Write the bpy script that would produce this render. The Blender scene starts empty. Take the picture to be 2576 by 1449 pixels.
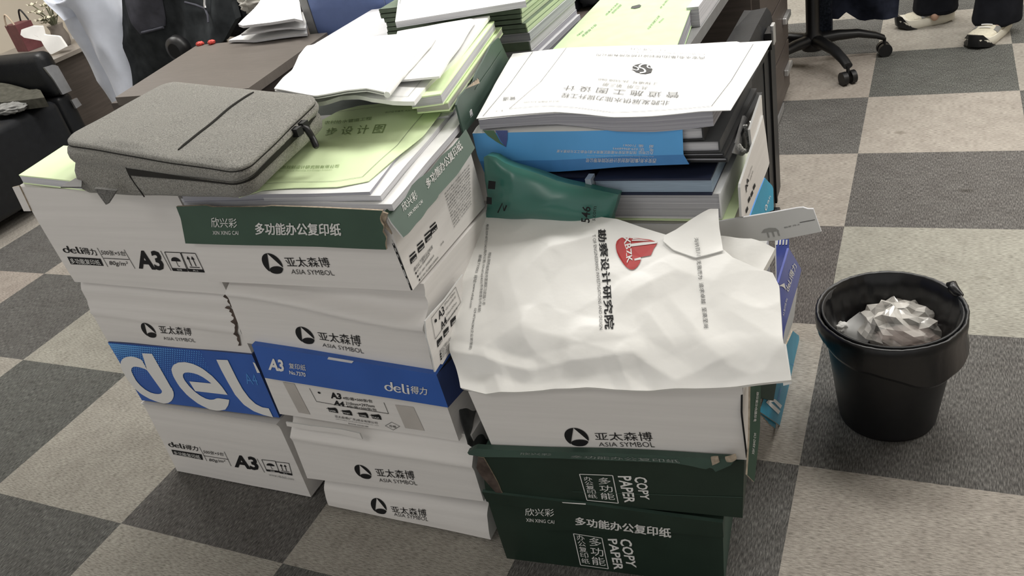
import bpy, bmesh, math, random
from mathutils import Vector as V, Matrix, noise

# ---------------------------------------------------------------- camera, world, light, exposure
W, H, F = 2576.0, 1449.0, 2104.47
CAM = V((2.19846, -3.81431, 1.32658))
RX = V((0.8996684, 0.38711412, -0.20184008))
RY = V((0.05062136, -0.55170856, -0.83249933))
RZ = V((-0.43362915, 0.73875593, -0.51595101))
scn = bpy.context.scene
COL = scn.collection
cd = bpy.data.cameras.new('camera'); cam = bpy.data.objects.new('camera', cd); COL.objects.link(cam)
cd.sensor_width = 36.0; cd.lens = F / W * 36.0; cd.clip_start = 0.02; cd.clip_end = 60
m = Matrix((RX, -RY, -RZ)).transposed().to_4x4(); m.translation = CAM
cam.matrix_world = m
scn.camera = cam
vs = scn.view_settings
vs.view_transform = 'Standard'; vs.look = 'None'; vs.gamma = 1.0; vs.use_curve_mapping = False
vs.exposure = 0.0
wd = bpy.data.worlds.new('room_light'); scn.world = wd; wd.use_nodes = True
wd.node_tree.nodes['Background'].inputs[0].default_value = (1.0, 0.985, 0.96, 1)
wd.node_tree.nodes['Background'].inputs[1].default_value = 0.66
LAMPS = [  # x, y, size x, size y, watts : the recessed ceiling panels of the office
    (0.2, -1.3, 1.2, 0.6, 40), (2.2, -1.3, 1.2, 0.6, 46), (0.2, 0.9, 1.2, 0.6, 40), (2.2, 0.9, 1.2, 0.6, 40),
    (3.9, -1.3, 1.2, 0.6, 44), (3.9, 0.9, 1.2, 0.6, 34), (-1.8, -1.3, 1.2, 0.6, 52), (0.6, -4.6, 1.2, 0.6, 10)]
CEIL = 2.75

# ---------------------------------------------------------------- pixel rays and surfaces
def ray(u, v):
    return (RX * ((u - W / 2) / F) + RY * ((v - H / 2) / F) + RZ).normalized()
def P(u, v, x=None, y=None, z=None):
    d = ray(u, v)
    if x is not None: t = (x - CAM.x) / d.x
    elif y is not None: t = (y - CAM.y) / d.y
    else: t = (z - CAM.z) / d.z
    return CAM + d * t

class Surf:
    """a plane through o with outward normal n, raised along n by h(point)"""
    def __init__(s, o, n, h=None):
        s.o, s.n, s.h = V(o), V(n).normalized(), h
    def flat(s, u, v):
        d = ray(u, v)
        return CAM + d * ((s.o - CAM).dot(s.n) / d.dot(s.n))
    def lift(s, p, off=0.0):
        return p + s.n * (off + (s.h(p) if s.h else 0.0))
    def __call__(s, u, v, off=0.0):
        return s.lift(s.flat(u, v), off)
def three(a, b, c, h=None):
    n = (V(b) - V(a)).cross(V(c) - V(a)).normalized()
    if n.dot(CAM - V(a)) < 0: n = -n
    return Surf(a, n, h)
def level(z, h=None): return Surf((0, 0, z), (0, 0, 1), h)

def wob(seed, amp, fx, fy, fz, extra=None):
    """soft dents of cardboard or paper"""
    def h(p):
        r = amp * noise.noise(V((p.x * fx + seed * 7.1, p.y * fy + seed * 3.3, p.z * fz)))
        return r + (extra(p) if extra else 0.0)
    return h
def smooth(a, b, x):
    t = min(1, max(0, (x - a) / (b - a))); return t * t * (3 - 2 * t)

# ---------------------------------------------------------------- materials
MATS = {}
def mat(name, col, rough=0.6, spec=0.3, metal=0.0, var=0.06, scale=30.0, bump=0.0, bscale=80.0, stretch=(1, 1, 1), col2=None, coat=0.0, trans=0.0, alpha=1.0, sheen=0.0):
    if name in MATS: return MATS[name]
    M = bpy.data.materials.new(name); M.use_nodes = True; nt = M.node_tree; N = nt.nodes; L = nt.links
    b = N['Principled BSDF']
    tc = N.new('ShaderNodeTexCoord'); mp = N.new('ShaderNodeMapping'); mp.inputs['Scale'].default_value = stretch
    L.new(tc.outputs['Object'], mp.inputs['Vector'])
    nz = N.new('ShaderNodeTexNoise'); nz.inputs['Scale'].default_value = scale; nz.inputs['Detail'].default_value = 4
    L.new(mp.outputs[0], nz.inputs['Vector'])
    rp = N.new('ShaderNodeValToRGB'); c2 = col2 or tuple(c * (1 - 2 * var) for c in col)
    rp.color_ramp.elements[0].position = 0.3; rp.color_ramp.elements[1].position = 0.7
    rp.color_ramp.elements[0].color = (*c2, 1); rp.color_ramp.elements[1].color = (*[min(1, c * (1 + (0 if col2 else var))) for c in col], 1)
    L.new(nz.outputs['Fac'], rp.inputs[0]); L.new(rp.outputs[0], b.inputs['Base Color'])
    b.inputs['Roughness'].default_value = rough; b.inputs['Specular IOR Level'].default_value = spec; b.inputs['Metallic'].default_value = metal
    b.inputs['Coat Weight'].default_value = coat; b.inputs['Coat Roughness'].default_value = 0.2
    b.inputs['Transmission Weight'].default_value = trans; b.inputs['Alpha'].default_value = alpha
    b.inputs['Sheen Weight'].default_value = sheen
    if bump:
        n2 = N.new('ShaderNodeTexNoise'); n2.inputs['Scale'].default_value = bscale; n2.inputs['Detail'].default_value = 3
        L.new(mp.outputs[0], n2.inputs['Vector'])
        bp = N.new('ShaderNodeBump'); bp.inputs['Strength'].default_value = bump; bp.inputs['Distance'].default_value = 0.004
        L.new(n2.outputs['Fac'], bp.inputs['Height']); L.new(bp.outputs[0], b.inputs['Normal'])
    MATS[name] = M; return M

def pages(name, col, dark, scale=1.0):
    """the edge of a block of paper: fine level lines"""
    return mat(name, col, 0.8, 0.1, scale=1.0, col2=dark, stretch=(2, 2, 420 * scale), bump=0.25, bscale=1.0)

WHITE = mat('white_carton', (0.70, 0.675, 0.65), 0.55, 0.3, var=0.025, scale=1.5, stretch=(2, 2, 60), bump=0.08, bscale=3.0)
WHITE2 = mat('grey_white_carton', (0.58, 0.58, 0.57), 0.6, 0.25, var=0.04, scale=6)
KRAFT = mat('kraft_core', (0.42, 0.35, 0.27), 0.9, 0.1, var=0.15, scale=120)
BROWN = mat('torn_brown_core', (0.085, 0.065, 0.055), 0.9, 0.1, var=0.2, scale=60)
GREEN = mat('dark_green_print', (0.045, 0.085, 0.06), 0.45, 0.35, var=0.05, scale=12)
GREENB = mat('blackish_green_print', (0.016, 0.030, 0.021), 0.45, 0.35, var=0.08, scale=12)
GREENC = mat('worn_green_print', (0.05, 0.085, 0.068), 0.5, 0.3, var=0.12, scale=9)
BLUE = mat('royal_blue_print', (0.034, 0.108, 0.40), 0.4, 0.4, var=0.04, scale=10)
BLUEL = mat('light_blue_print', (0.07, 0.24, 0.60), 0.4, 0.4, var=0.04, scale=10)
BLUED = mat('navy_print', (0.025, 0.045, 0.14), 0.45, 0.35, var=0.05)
VIOLET = mat('violet_blue_print', (0.075, 0.10, 0.38), 0.4, 0.4, var=0.05)
CYAN = mat('cyan_print', (0.035, 0.27, 0.42), 0.45, 0.35, var=0.06, scale=14)
INK = mat('black_ink', (0.012, 0.012, 0.013), 0.6, 0.2, var=0.0)
INKG = mat('grey_ink', (0.10, 0.10, 0.10), 0.7, 0.1, var=0.0)
INKM = mat('mid_grey_ink', (0.20, 0.20, 0.20), 0.7, 0.1, var=0.0)
INKL = mat('light_grey_ink', (0.30, 0.30, 0.29), 0.7, 0.1, var=0.0)
INKW = mat('white_ink', (0.72, 0.71, 0.69), 0.6, 0.2, var=0.0)
INKD = mat('dull_white_ink', (0.24, 0.27, 0.25), 0.6, 0.2, var=0.0)
INKGR = mat('olive_ink', (0.27, 0.36, 0.16), 0.7, 0.1, var=0.0)
INKR = mat('red_ink', (0.42, 0.032, 0.032), 0.4, 0.4, var=0.05)
PAPER = mat('white_paper', (0.86, 0.86, 0.85), 0.7, 0.2, var=0.01)
PAPERG = mat('greyish_paper', (0.60, 0.60, 0.62), 0.75, 0.15, var=0.04)
LIME = mat('pale_green_cover', (0.80, 0.95, 0.58), 0.6, 0.25, var=0.03, scale=8)
PGWHITE = pages('white_page_edges', (0.66, 0.66, 0.68), (0.40, 0.40, 0.43))
PGGREY = pages('grey_page_edges', (0.48, 0.48, 0.52), (0.25, 0.25, 0.29))
PGGREEN = pages('greenish_page_edges', (0.55, 0.60, 0.46), (0.34, 0.42, 0.26))
PGCREAM = pages('cream_page_edges', (0.60, 0.60, 0.54), (0.36, 0.36, 0.31))
LINER = mat('black_plastic_film', (0.006, 0.006, 0.007), 0.33, 0.45, var=0.1, bump=0.25, bscale=30, stretch=(1, 1, .4))
BLACKP = mat('black_plastic', (0.009, 0.009, 0.010), 0.42, 0.4, var=0.1)
LEATHER = mat('black_leather', (0.013, 0.014, 0.016), 0.45, 0.35, var=0.1, bump=0.15, bscale=160)
STEEL = mat('brushed_steel', (0.62, 0.62, 0.62), 0.35, 0.5, metal=0.8, var=0.05)
WOOD = mat('dark_brown_laminate', (0.085, 0.070, 0.062), 0.45, 0.35, var=0.10, scale=7, stretch=(1, 1, 14))
WOODT = mat('taupe_desk_top', (0.135, 0.118, 0.104), 0.5, 0.35, var=0.05, scale=6, stretch=(3, 40, 1))

# ---------------------------------------------------------------- mesh builder
class MB:
    def __init__(s): s.v = []; s.f = []; s.m = []; s.sm = []; s.mats = []
    def mi(s, M):
        if M not in s.mats: s.mats.append(M)
        return s.mats.index(M)
    def add(s, vs, fs, M, smooth=False):
        o = len(s.v); s.v.extend(V(p) for p in vs); k = s.mi(M)
        for f in fs:
            s.f.append([o + i for i in f]); s.m.append(k); s.sm.append(smooth)
    def quad(s, a, b, c, d, M): s.add([a, b, c, d], [(0, 1, 2, 3)], M)
    def grid(s, g, M, smooth=True, flip=False, matf=None):
        nr, nc = len(g), len(g[0]); o = len(s.v)
        for r in g: s.v.extend(V(p) for p in r)
        for i in range(nr - 1):
            for j in range(nc - 1):
                f = [o + i * nc + j, o + i * nc + j + 1, o + (i + 1) * nc + j + 1, o + (i + 1) * nc + j]
                s.f.append(f[::-1] if flip else f); s.sm.append(smooth)
                s.m.append(s.mi(matf(i / (nr - 1), j / (nc - 1)) if matf else M))
    def sheet(s, g, down, M, Mside=None, Mback=None):
        """a grid of points given the thickness 'down' (vector, or function of point)"""
        Mside = Mside or M; Mback = Mback or Mside
        dn = down if callable(down) else (lambda p: down)
        s.grid(g, M)
        g2 = [[p + dn(p) for p in r] for r in g]
        s.grid(g2, Mback, flip=True)
        nr, nc = len(g), len(g[0])
        ring = [(0, j) for j in range(nc)] + [(i, nc - 1) for i in range(1, nr)] + [(nr - 1, j) for j in range(nc - 2, -1, -1)] + [(i, 0) for i in range(nr - 2, 0, -1)]
        a = [g[i][j] for i, j in ring]; b = [g2[i][j] for i, j in ring]; n = len(ring)
        s.add(a + b, [(k, n + k, n + (k + 1) % n, (k + 1) % n) for k in range(n)], Mside)
    def box(s, lo, hi, M, R=None, c=None):
        ps = [V((x, y, z)) for z in (lo[2], hi[2]) for y in (lo[1], hi[1]) for x in (lo[0], hi[0])]
        if R is not None: ps = [R @ (p - c) + c for p in ps]
        s.add(ps, [(0, 2, 3, 1), (4, 5, 7, 6), (0, 1, 5, 4), (2, 6, 7, 3), (0, 4, 6, 2), (1, 3, 7, 5)], M)
    def tube(s, pts, r, M, n=8, caps=True):
        pts = [V(p) for p in pts]; rings = []
        for i, p in enumerate(pts):
            t = (pts[min(i + 1, len(pts) - 1)] - pts[max(i - 1, 0)]).normalized()
            a = t.cross(V((0, 0, 1)));
            if a.length < 1e-3: a = t.cross(V((1, 0, 0)))
            a.normalize(); b = t.cross(a); rr = r[i] if isinstance(r, (list, tuple)) else r
            rings.append([p + (a * math.cos(k * 2 * math.pi / n) + b * math.sin(k * 2 * math.pi / n)) * rr for k in range(n)])
        s.rings(rings, M, caps)
    def rings(s, rings, M, caps=True, smooth=True):
        n = len(rings[0]); vs = [p for r in rings for p in r]; fs = []
        for i in range(len(rings) - 1):
            for k in range(n):
                fs.append((i * n + k, i * n + (k + 1) % n, (i + 1) * n + (k + 1) % n, (i + 1) * n + k))
        s.add(vs, fs, M, smooth)
        if caps:
            s.add(rings[0], [tuple(range(n))[::-1]], M); s.add(rings[-1], [tuple(range(n))], M)
    def text(s, txt, surf, q, M, bold=0.0, off=0.0012, vertical=False, res=2):
        vs, fs = glyphs(txt, bold, vertical, res)
        A, B, C, D = [surf.flat(*p) for p in q]      # TL TR BR BL on the plane
        out = []
        for x, y in vs:
            a = A.lerp(B, x); b = D.lerp(C, x); out.append(surf.lift(b.lerp(a, y), off))
        s.add(out, fs, M)
    def poly(s, pts2, fs, surf, q, M, off=0.0012):
        A, B, C, D = [surf.flat(*p) for p in q]
        s.add([surf.lift(D.lerp(C, x).lerp(A.lerp(B, x), y), off) for x, y in pts2], fs, M)
    def line(s, surf, p, q, w, M, off=0.0012, n=8):
        a, b = surf.flat(*p), surf.flat(*q); t = (b - a).normalized().cross(surf.n) * (w / 2)
        g = [[surf.lift(a.lerp(b, k / n) - t, off) for k in range(n + 1)], [surf.lift(a.lerp(b, k / n) + t, off) for k in range(n + 1)]]
        s.grid(g, M, False)
    def frame(s, surf, pts, w, M, closed=True, off=0.0012, n=8):
        for i in range(len(pts) - (0 if closed else 1)): s.line(surf, pts[i], pts[(i + 1) % len(pts)], w, M, off, n)
    def fillq(s, surf, q, M, off=0.0010, n=4):
        A, B, C, D = [surf.flat(*p) for p in q]
        s.grid([[surf.lift(A.lerp(D, i / n).lerp(B.lerp(C, i / n), j / n), off) for j in range(n + 1)] for i in range(n + 1)], M, False)
    def build(s, name, parent=None, label=None, cat=None, group=None, kind=None, bevel=0.0, origin=None):
        me = bpy.data.meshes.new(name)
        if parent is not None:
            org = V((0, 0, 0)); q = parent
            while q is not None: org = org + q.location; q = q.parent
        elif origin is not None: org = V(origin)
        else:
            lo = [min(p[k] for p in s.v) for k in range(3)]; hi = [max(p[k] for p in s.v) for k in range(3)]
            org = V(((lo[0] + hi[0]) / 2, (lo[1] + hi[1]) / 2, lo[2]))
        me.from_pydata([p - org for p in s.v], [], s.f)
        for M in s.mats: me.materials.append(M)
        me.polygons.foreach_set('material_index', s.m); me.polygons.foreach_set('use_smooth', s.sm)
        me.update()
        o = bpy.data.objects.new(name, me); COL.objects.link(o)
        if parent is not None: o.parent = parent
        else: o.location = org
        if bevel:
            b = o.modifiers.new('edge', 'BEVEL'); b.width = bevel; b.segments = 2; b.limit_method = 'ANGLE'
        tag(o, label, cat, group, kind); return o
def tag(o, label=None, cat=None, group=None, kind=None):
    for k, v in (('label', label), ('category', cat), ('group', group), ('kind', kind)):
        if v: o[k] = v
    return o
def thing(name, loc, label, cat, group=None):
    o = bpy.data.objects.new(name, None); o.location = V(loc); o.empty_display_size = 0.1; COL.objects.link(o)
    return tag(o, label, cat, group)

GL = {}
def one_set(one, t, b):
    save = one(t); vs, fs = [], []; n = len(save[0])
    for i, (dx, dy) in enumerate(((-b, -b * .6), (b, -b * .6), (-b, b * .6), (b, b * .6))):
        vs += [(x + dx, y + dy) for x, y in save[0]]; fs += [tuple(k + i * n for k in f) for f in save[1]]
    return vs, fs
def glyphs(txt, bold, vertical, res=2):
    key = (txt, bold, vertical, res)
    if key in GL: return GL[key]
    def one(t):
        c = bpy.data.curves.new('type', 'FONT'); c.body = t; c.offset = bold if all(ord(ch) < 0x2e80 for ch in t) else 0; c.resolution_u = res
        o = bpy.data.objects.new('type', c); COL.objects.link(o)
        dg = bpy.context.evaluated_depsgraph_get(); dg.update()
        me = bpy.data.meshes.new_from_object(o.evaluated_get(dg))
        vs = [(v.co.x, v.co.y) for v in me.vertices]; fs = [tuple(p.vertices) for p in me.polygons]
        bpy.data.objects.remove(o); bpy.data.curves.remove(c); bpy.data.meshes.remove(me)
        return vs, fs
    if vertical:
        vs, fs = [], []; n = len(txt)
        for i, ch in enumerate(txt):
            a, b = glyphs(ch, bold, False, res); o = len(vs)
            vs += [(x, 1 - (i + 1 - (0.06 + 0.88 * y)) / n) for x, y in a]; fs += [tuple(k + o for k in f) for f in b]
        GL[key] = (vs, fs); return GL[key]
    cjk = any(ord(ch) > 0x2e80 for ch in txt)
    if cjk and bold > 0.006:                      # heavy strokes: the light glyph struck several times
        k0, bold = bold, 0.0; c0 = one_set(one, txt, k0); vs, fs = c0
    else: vs, fs = one(txt)
    x0 = min(v[0] for v in vs); x1 = max(v[0] for v in vs); y0 = min(v[1] for v in vs); y1 = max(v[1] for v in vs)
    vs = [((x - x0) / (x1 - x0), (y - y0) / (y1 - y0)) for x, y in vs]
    GL[key] = (vs, fs); return GL[key]

def stroke(pts, w, n=None):
    """2-D ribbon along a polyline -> verts, faces"""
    vs, fs = [], []
    for i, (x, y) in enumerate(pts):
        a = pts[max(i - 1, 0)]; b = pts[min(i + 1, len(pts) - 1)]
        dx, dy = b[0] - a[0], b[1] - a[1]; l = math.hypot(dx, dy) or 1
        ww = w[i] if isinstance(w, (list, tuple)) else w
        vs += [(x - dy / l * ww / 2, y + dx / l * ww / 2), (x + dy / l * ww / 2, y - dx / l * ww / 2)]
    for i in range(len(pts) - 1): fs.append((2 * i, 2 * i + 1, 2 * i + 3, 2 * i + 2))
    return vs, fs
def arc(cx, cy, rx, ry, a0, a1, n=18):
    return [(cx + rx * math.cos(math.radians(a0 + (a1 - a0) * i / n)), cy + ry * math.sin(math.radians(a0 + (a1 - a0) * i / n))) for i in range(n + 1)]

def resample(pts, n):
    pts = [V(p) for p in pts]; L = [0.0]
    for a, b in zip(pts, pts[1:]): L.append(L[-1] + (b - a).length)
    out = []; k = 0
    for i in range(n + 1):
        d = L[-1] * i / n
        while k < len(L) - 2 and L[k + 1] < d: k += 1
        t = (d - L[k]) / max(L[k + 1] - L[k], 1e-9); out.append(pts[k].lerp(pts[k + 1], min(max(t, 0), 1)))
    return out
def coons(top, right, bottom, left, nu, nv):
    """top: TL>TR, right: TR>BR, bottom: BL>BR, left: TL>BL (3-D points)"""
    T, B = resample(top, nu), resample(bottom, nu); Lf, Rt = resample(left, nv), resample(right, nv)
    g = []
    for i in range(nv + 1):
        t = i / nv; r = []
        for j in range(nu + 1):
            s_ = j / nu
            p = (T[j] * (1 - t) + B[j] * t) + (Lf[i] * (1 - s_) + Rt[i] * s_) - (T[0] * ((1 - t) * (1 - s_)) + T[nu] * ((1 - t) * s_) + B[0] * (t * (1 - s_)) + B[nu] * (t * s_))
            r.append(p)
        g.append(r)
    return g
def spatch(surf, top, right, bottom, left, nu, nv, off=0.0):
    """px border lines on a surface -> lifted grid"""
    f = lambda L: [surf.flat(*p) for p in L]
    g = coons(f(top), f(right), f(bottom), f(left), nu, nv)
    return [[surf.lift(p, off) for p in r] for r in g]
def qgrid(surf, q, nu, nv, off=0.0):
    A, B, C, D = q
    return spatch(surf, [A, B], [B, C], [D, C], [A, D], nu, nv, off)

# ================================================================= THE ROOM
def carpet():
    M = bpy.data.materials.new('carpet_tiles'); M.use_nodes = True; nt = M.node_tree; N = nt.nodes; L = nt.links
    b = N['Principled BSDF']; b.inputs['Roughness'].default_value = 0.95; b.inputs['Specular IOR Level'].default_value = 0.08
    geo = N.new('ShaderNodeNewGeometry')
    def mapping(sc):
        k = N.new('ShaderNodeVectorMath'); k.operation = 'MULTIPLY'; k.inputs[1].default_value = sc; L.new(geo.outputs['Position'], k.inputs[0]); return k
    def nse(sc, scale=1.0, det=3):
        n = N.new('ShaderNodeTexNoise'); n.inputs['Scale'].default_value = scale; n.inputs['Detail'].default_value = det; L.new(mapping(sc).outputs[0], n.inputs['Vector']); return n
    def math_(op, a, b_=None):
        n = N.new('ShaderNodeMath'); n.operation = op
        for i, x in enumerate((a, b_)):
            if x is None: continue
            if isinstance(x, (int, float)): n.inputs[i].default_value = x
            else: L.new(x, n.inputs[i])
        return n.outputs[0]
    def mix(f, a, c):
        n = N.new('ShaderNodeMix'); n.data_type = 'RGBA'
        if isinstance(f, float): n.inputs[0].default_value = f
        else: L.new(f, n.inputs[0])
        for i, x in ((6, a), (7, c)):
            if isinstance(x, tuple): n.inputs[i].default_value = (*x, 1)
            else: L.new(x, n.inputs[i])
        return n.outputs[2]
    sep = N.new('ShaderNodeSeparateXYZ'); L.new(geo.outputs['Position'], sep.inputs[0])
    fx = math_('FLOOR', math_('MULTIPLY', sep.outputs[0], 2.0)); fy = math_('FLOOR', math_('MULTIPLY', sep.outputs[1], 2.0))
    par = math_('ABSOLUTE', math_('MODULO', math_('ADD', fx, fy), 2.0))          # 1 = dark tile
    par = math_('GREATER_THAN', par, 0.5)
    cmb = N.new('ShaderNodeCombineXYZ'); L.new(fx, cmb.inputs[0]); L.new(fy, cmb.inputs[1])
    wn = N.new('ShaderNodeTexWhiteNoise'); wn.noise_dimensions = '2D'; L.new(cmb.outputs[0], wn.inputs['Vector'])
    gx = nse((75, 430, 1)); gy = nse((430, 75, 1)); pat = nse((14, 14, 1)); spk = nse((520, 520, 1), 1.0, 1)
    def ramp(fac, stops):
        r = N.new('ShaderNodeValToRGB'); e = r.color_ramp.elements
        while len(e) < len(stops): e.new(0.5)
        for k, (p, c) in enumerate(stops): e[k].position = p; e[k].color = (*c, 1)
        L.new(fac, r.inputs[0]); return r.outputs[0]
    light = ramp(gx.outputs['Fac'], [(0.30, (0.20, 0.187, 0.168)), (0.5, (0.345, 0.322, 0.290)), (0.68, (0.43, 0.405, 0.368))])
    dark = ramp(gy.outputs['Fac'], [(0.30, (0.058, 0.057, 0.056)), (0.5, (0.118, 0.115, 0.111)), (0.70, (0.215, 0.21, 0.203))])
    base = mix(par, light, dark)
    tint = ramp(wn.outputs['Value'], [(0.0, (0.98, 0.92, 0.90)), (0.5, (1.0, 1.0, 0.98)), (1.0, (0.93, 0.97, 0.93))])
    mu = N.new('ShaderNodeMix'); mu.data_type = 'RGBA'; mu.blend_type = 'MULTIPLY'; mu.inputs[0].default_value = 1.0
    L.new(base, mu.inputs[6]); L.new(tint, mu.inputs[7])
    dirt = ramp(pat.outputs['Fac'], [(0.3, (0.86, 0.85, 0.85)), (0.6, (1, 1, 1))])
    m2 = N.new('ShaderNodeMix'); m2.data_type = 'RGBA'; m2.blend_type = 'MULTIPLY'; m2.inputs[0].default_value = 1.0
    L.new(mu.outputs[2], m2.inputs[6]); L.new(dirt, m2.inputs[7])
    spot = nse((5.3, 9.0, 1), 1.0, 1)
    stain = ramp(spot.outputs['Fac'], [(0.74, (1, 1, 1)), (0.80, (0.55, 0.53, 0.5))])
    m3 = N.new('ShaderNodeMix'); m3.data_type = 'RGBA'; m3.blend_type = 'MULTIPLY'; m3.inputs[0].default_value = 1.0
    L.new(m2.outputs[2], m3.inputs[6]); L.new(stain, m3.inputs[7])
    L.new(m3.outputs[2], b.inputs['Base Color'])
    bp = N.new('ShaderNodeBump'); bp.inputs['Strength'].default_value = 0.5; bp.inputs['Distance'].default_value = 0.003
    L.new(spk.outputs['Fac'], bp.inputs['Height']); L.new(bp.outputs[0], b.inputs['Normal'])
    return M
mb = MB(); mb.quad((-3.4, -5.2, 0), (5.6, -5.2, 0), (5.6, 3.0, 0), (-3.4, 3.0, 0), carpet()); mb.build('floor', kind='structure', origin=(0, 0, 0))
WALLM = mat('beige_wall_paint', (0.62, 0.56, 0.47), 0.8, 0.15, var=0.02, scale=3)
CEILM = mat('white_ceiling', (0.75, 0.75, 0.73), 0.9, 0.1, var=0.02)
def slab(name, lo, hi, M): b = MB(); b.box(lo, hi, M); return b.build(name, kind='structure')
slab('wall_left', (-3.55, -5.2, 0), (-3.4, 3.0, CEIL), WALLM)
slab('wall_back', (-3.4, 3.0, 0), (5.6, 3.15, CEIL), WALLM)
slab('wall_right', (5.6, -5.2, 0), (5.75, 3.0, CEIL), WALLM)
slab('baseboard_left', (-3.4, -5.2, 0), (-3.385, 3.0, 0.09), WOOD)
slab('ceiling', (-3.4, -5.2, CEIL), (5.6, 3.0, CEIL + 0.1), CEILM)
for (x, y, sx, sy, w) in LAMPS:
    ld = bpy.data.lights.new('ceiling_panel_lamp', 'AREA'); ld.shape = 'RECTANGLE'; ld.size = sx; ld.size_y = sy; ld.energy = w; ld.color = (1.0, 0.975, 0.93)
    lo = bpy.data.objects.new('ceiling_panel_lamp', ld); lo.location = (x, y, CEIL - 0.02); COL.objects.link(lo)

# ================================================================= CARTONS
LY, MY = -2.82, -2.84
def front(y, h=None): return Surf((0, y, 0), (0, -1, 0), h)
RD = V((0.99572, 0.09237, 0)); RN = V((0.09237, -0.99572, 0)); RO = V((1.483, -2.87, 0))
def rfront(off=0.0, h=None): return Surf(RO + RN * off, RN, h)

def carton(surf, q, depth, M=WHITE, nu=40, nv=22, matf=None, Mside=None, Mtop=None):
    """a carton: dented front panel from its four px corners, straight sides going back"""
    b = MB(); Mside = Mside or M
    g = qgrid(surf, q, nu, nv); b.grid(g, M, True, flip=True, matf=matf)
    D = -surf.n * depth
    def back(p): return p + D
    def strip(line, Mx, n=6):
        b.grid([[p + D * (k / n) for p in line] for k in range(n + 1)], Mx, False)
    strip(g[0], Mtop or Mside); strip(list(reversed(g[-1])), Mside)
    strip([r[-1] for r in g], Mside); strip([r[0] for r in reversed(g)], Mside)
    A, B, C, Dd = g[0][0] + D, g[0][-1] + D, g[-1][-1] + D, g[-1][0] + D
    b.quad(A, B, C, Dd, Mside)
    b.front = g
    return b
def side_surf(b, h=None):
    g = b.front; A, C = g[0][-1], g[-1][-1]
    return three(A, C, A + V((0, 0.3, 0)), h)

def logo(b, surf, c, r, M=INK):
    """round emblem: dark disc with a pale triangular sail whose foot is the upper edge of a dark ellipse"""
    o = surf.flat(*c); up = V((0, 0, 1)) - surf.n * surf.n.z; up.normalize(); rt = up.cross(surf.n)
    pt = lambda x, y, off: surf.lift(o + rt * (x * r) + up * (y * r), off)
    circ = [(math.cos(a * math.pi / 24), math.sin(a * math.pi / 24)) for a in range(48)]
    # left crescent, right crescent, lower ellipse
    apex = (-0.10, 0.99); lf = (-0.62, -0.78); rf = (0.95, -0.30)
    def fan(pts): b.add([pt(x, y, 0.0012) for x, y in pts], [tuple(range(len(pts)))], M)
    a0 = math.atan2(apex[1], apex[0]); a1 = math.atan2(lf[1], lf[0]) % (2 * math.pi)
    fan([(math.cos(a0 + (a1 - a0) * k / 16), math.sin(a0 + (a1 - a0) * k / 16)) for k in range(17)])
    a2 = math.atan2(rf[1], rf[0])
    fan([(math.cos(a2 + (a0 - a2) * k / 16), math.sin(a2 + (a0 - a2) * k / 16)) for k in range(17)])
    e = []
    for k in range(25):
        t = 2 * math.pi * k / 24; x = 0.18 + 0.76 * math.cos(t); y = -0.58 + 0.36 * math.sin(t) + 0.10 * math.cos(t)
        l = math.hypot(x, y)
        if l > 1: x, y = x / l, y / l
        e.append((x, y))
    fan(e[:-1])
def asia(b, surf, c, r, cjk, en, M=INK):
    logo(b, surf, c, r, M)
    b.text('亚太森博', surf, cjk, M, 0.0)
    b.text('ASIA SYMBOL', surf, en, M, -0.008)

def umbrella_icon(b, surf, q):
    b.frame(surf, q, 0.0016, INK)
    for (pts, w) in ((arc(.5, .52, .30, .22, 0, 180, 14), 0), ):
        b.poly([(.5, .52)] + pts, [(0, k, k + 1) for k in range(1, 15)], surf, q, INK)
    v, f = stroke([(.5, .52), (.5, .28), (.56, .24), (.60, .28)], .035); b.poly(v, f, surf, q, INK)
    b.poly([(0.02, 0), (1, 0), (1, .14), (0.02, .14)], [(0, 1, 2, 3)], surf, q, INK)
    v, f = glyphs('怕湿', 0, False); b.poly([(.34 + .34 * x, .03 + .09 * y) for x, y in v], f, surf, q, INKW, 0.002)
def arrows_icon(b, surf, q):
    b.frame(surf, q, 0.0016, INK)
    for x in (.34, .64):
        b.poly([(x - .025, .30), (x + .025, .30), (x + .025, .70), (x - .025, .70)], [(0, 1, 2, 3)], surf, q, INK)
        b.poly([(x - .11, .66), (x + .11, .66), (x, .84)], [(0, 1, 2)], surf, q, INK)
    b.poly([(.18, .22), (.84, .22), (.84, .26), (.18, .26)], [(0, 1, 2, 3)], surf, q, INK)
    b.poly([(0.02, 0), (1, 0), (1, .14), (0.02, .14)], [(0, 1, 2, 3)], surf, q, INK)
    v, f = glyphs('向上', 0, False); b.poly([(.34 + .34 * x, .03 + .09 * y) for x, y in v], f, surf, q, INKW, 0.002)

def delword(b, surf, q, M, w=.30):
    """the rounded word 'deLi' drawn with even strokes; q covers x-height letters and ascenders"""
    W_ = .085
    def put(pts, ww=W_):
        v, f = stroke(pts, ww); b.poly(v, f, surf, q, M)
    sx = lambda L: [(x * .92, y) for x, y in L]
    def ell(cx, cy, rx, ry, a0, a1): return arc(cx, cy, rx, ry, a0, a1, 22)
    put([(.30, .98), (.30, .30)]); put(ell(.16, .33, .135, .27, 15, 345))
    put(ell(.53, .33, .135, .27, -35, -330)[::-1]); put([(.42, .36), (.655, .36)], .075)
    put([(.76, .98), (.76, .18), (.80, .08), (.88, .06)])
    put([(.96, .66), (.96, .04)]); put([(.96, .78), (.96, .92)])

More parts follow.
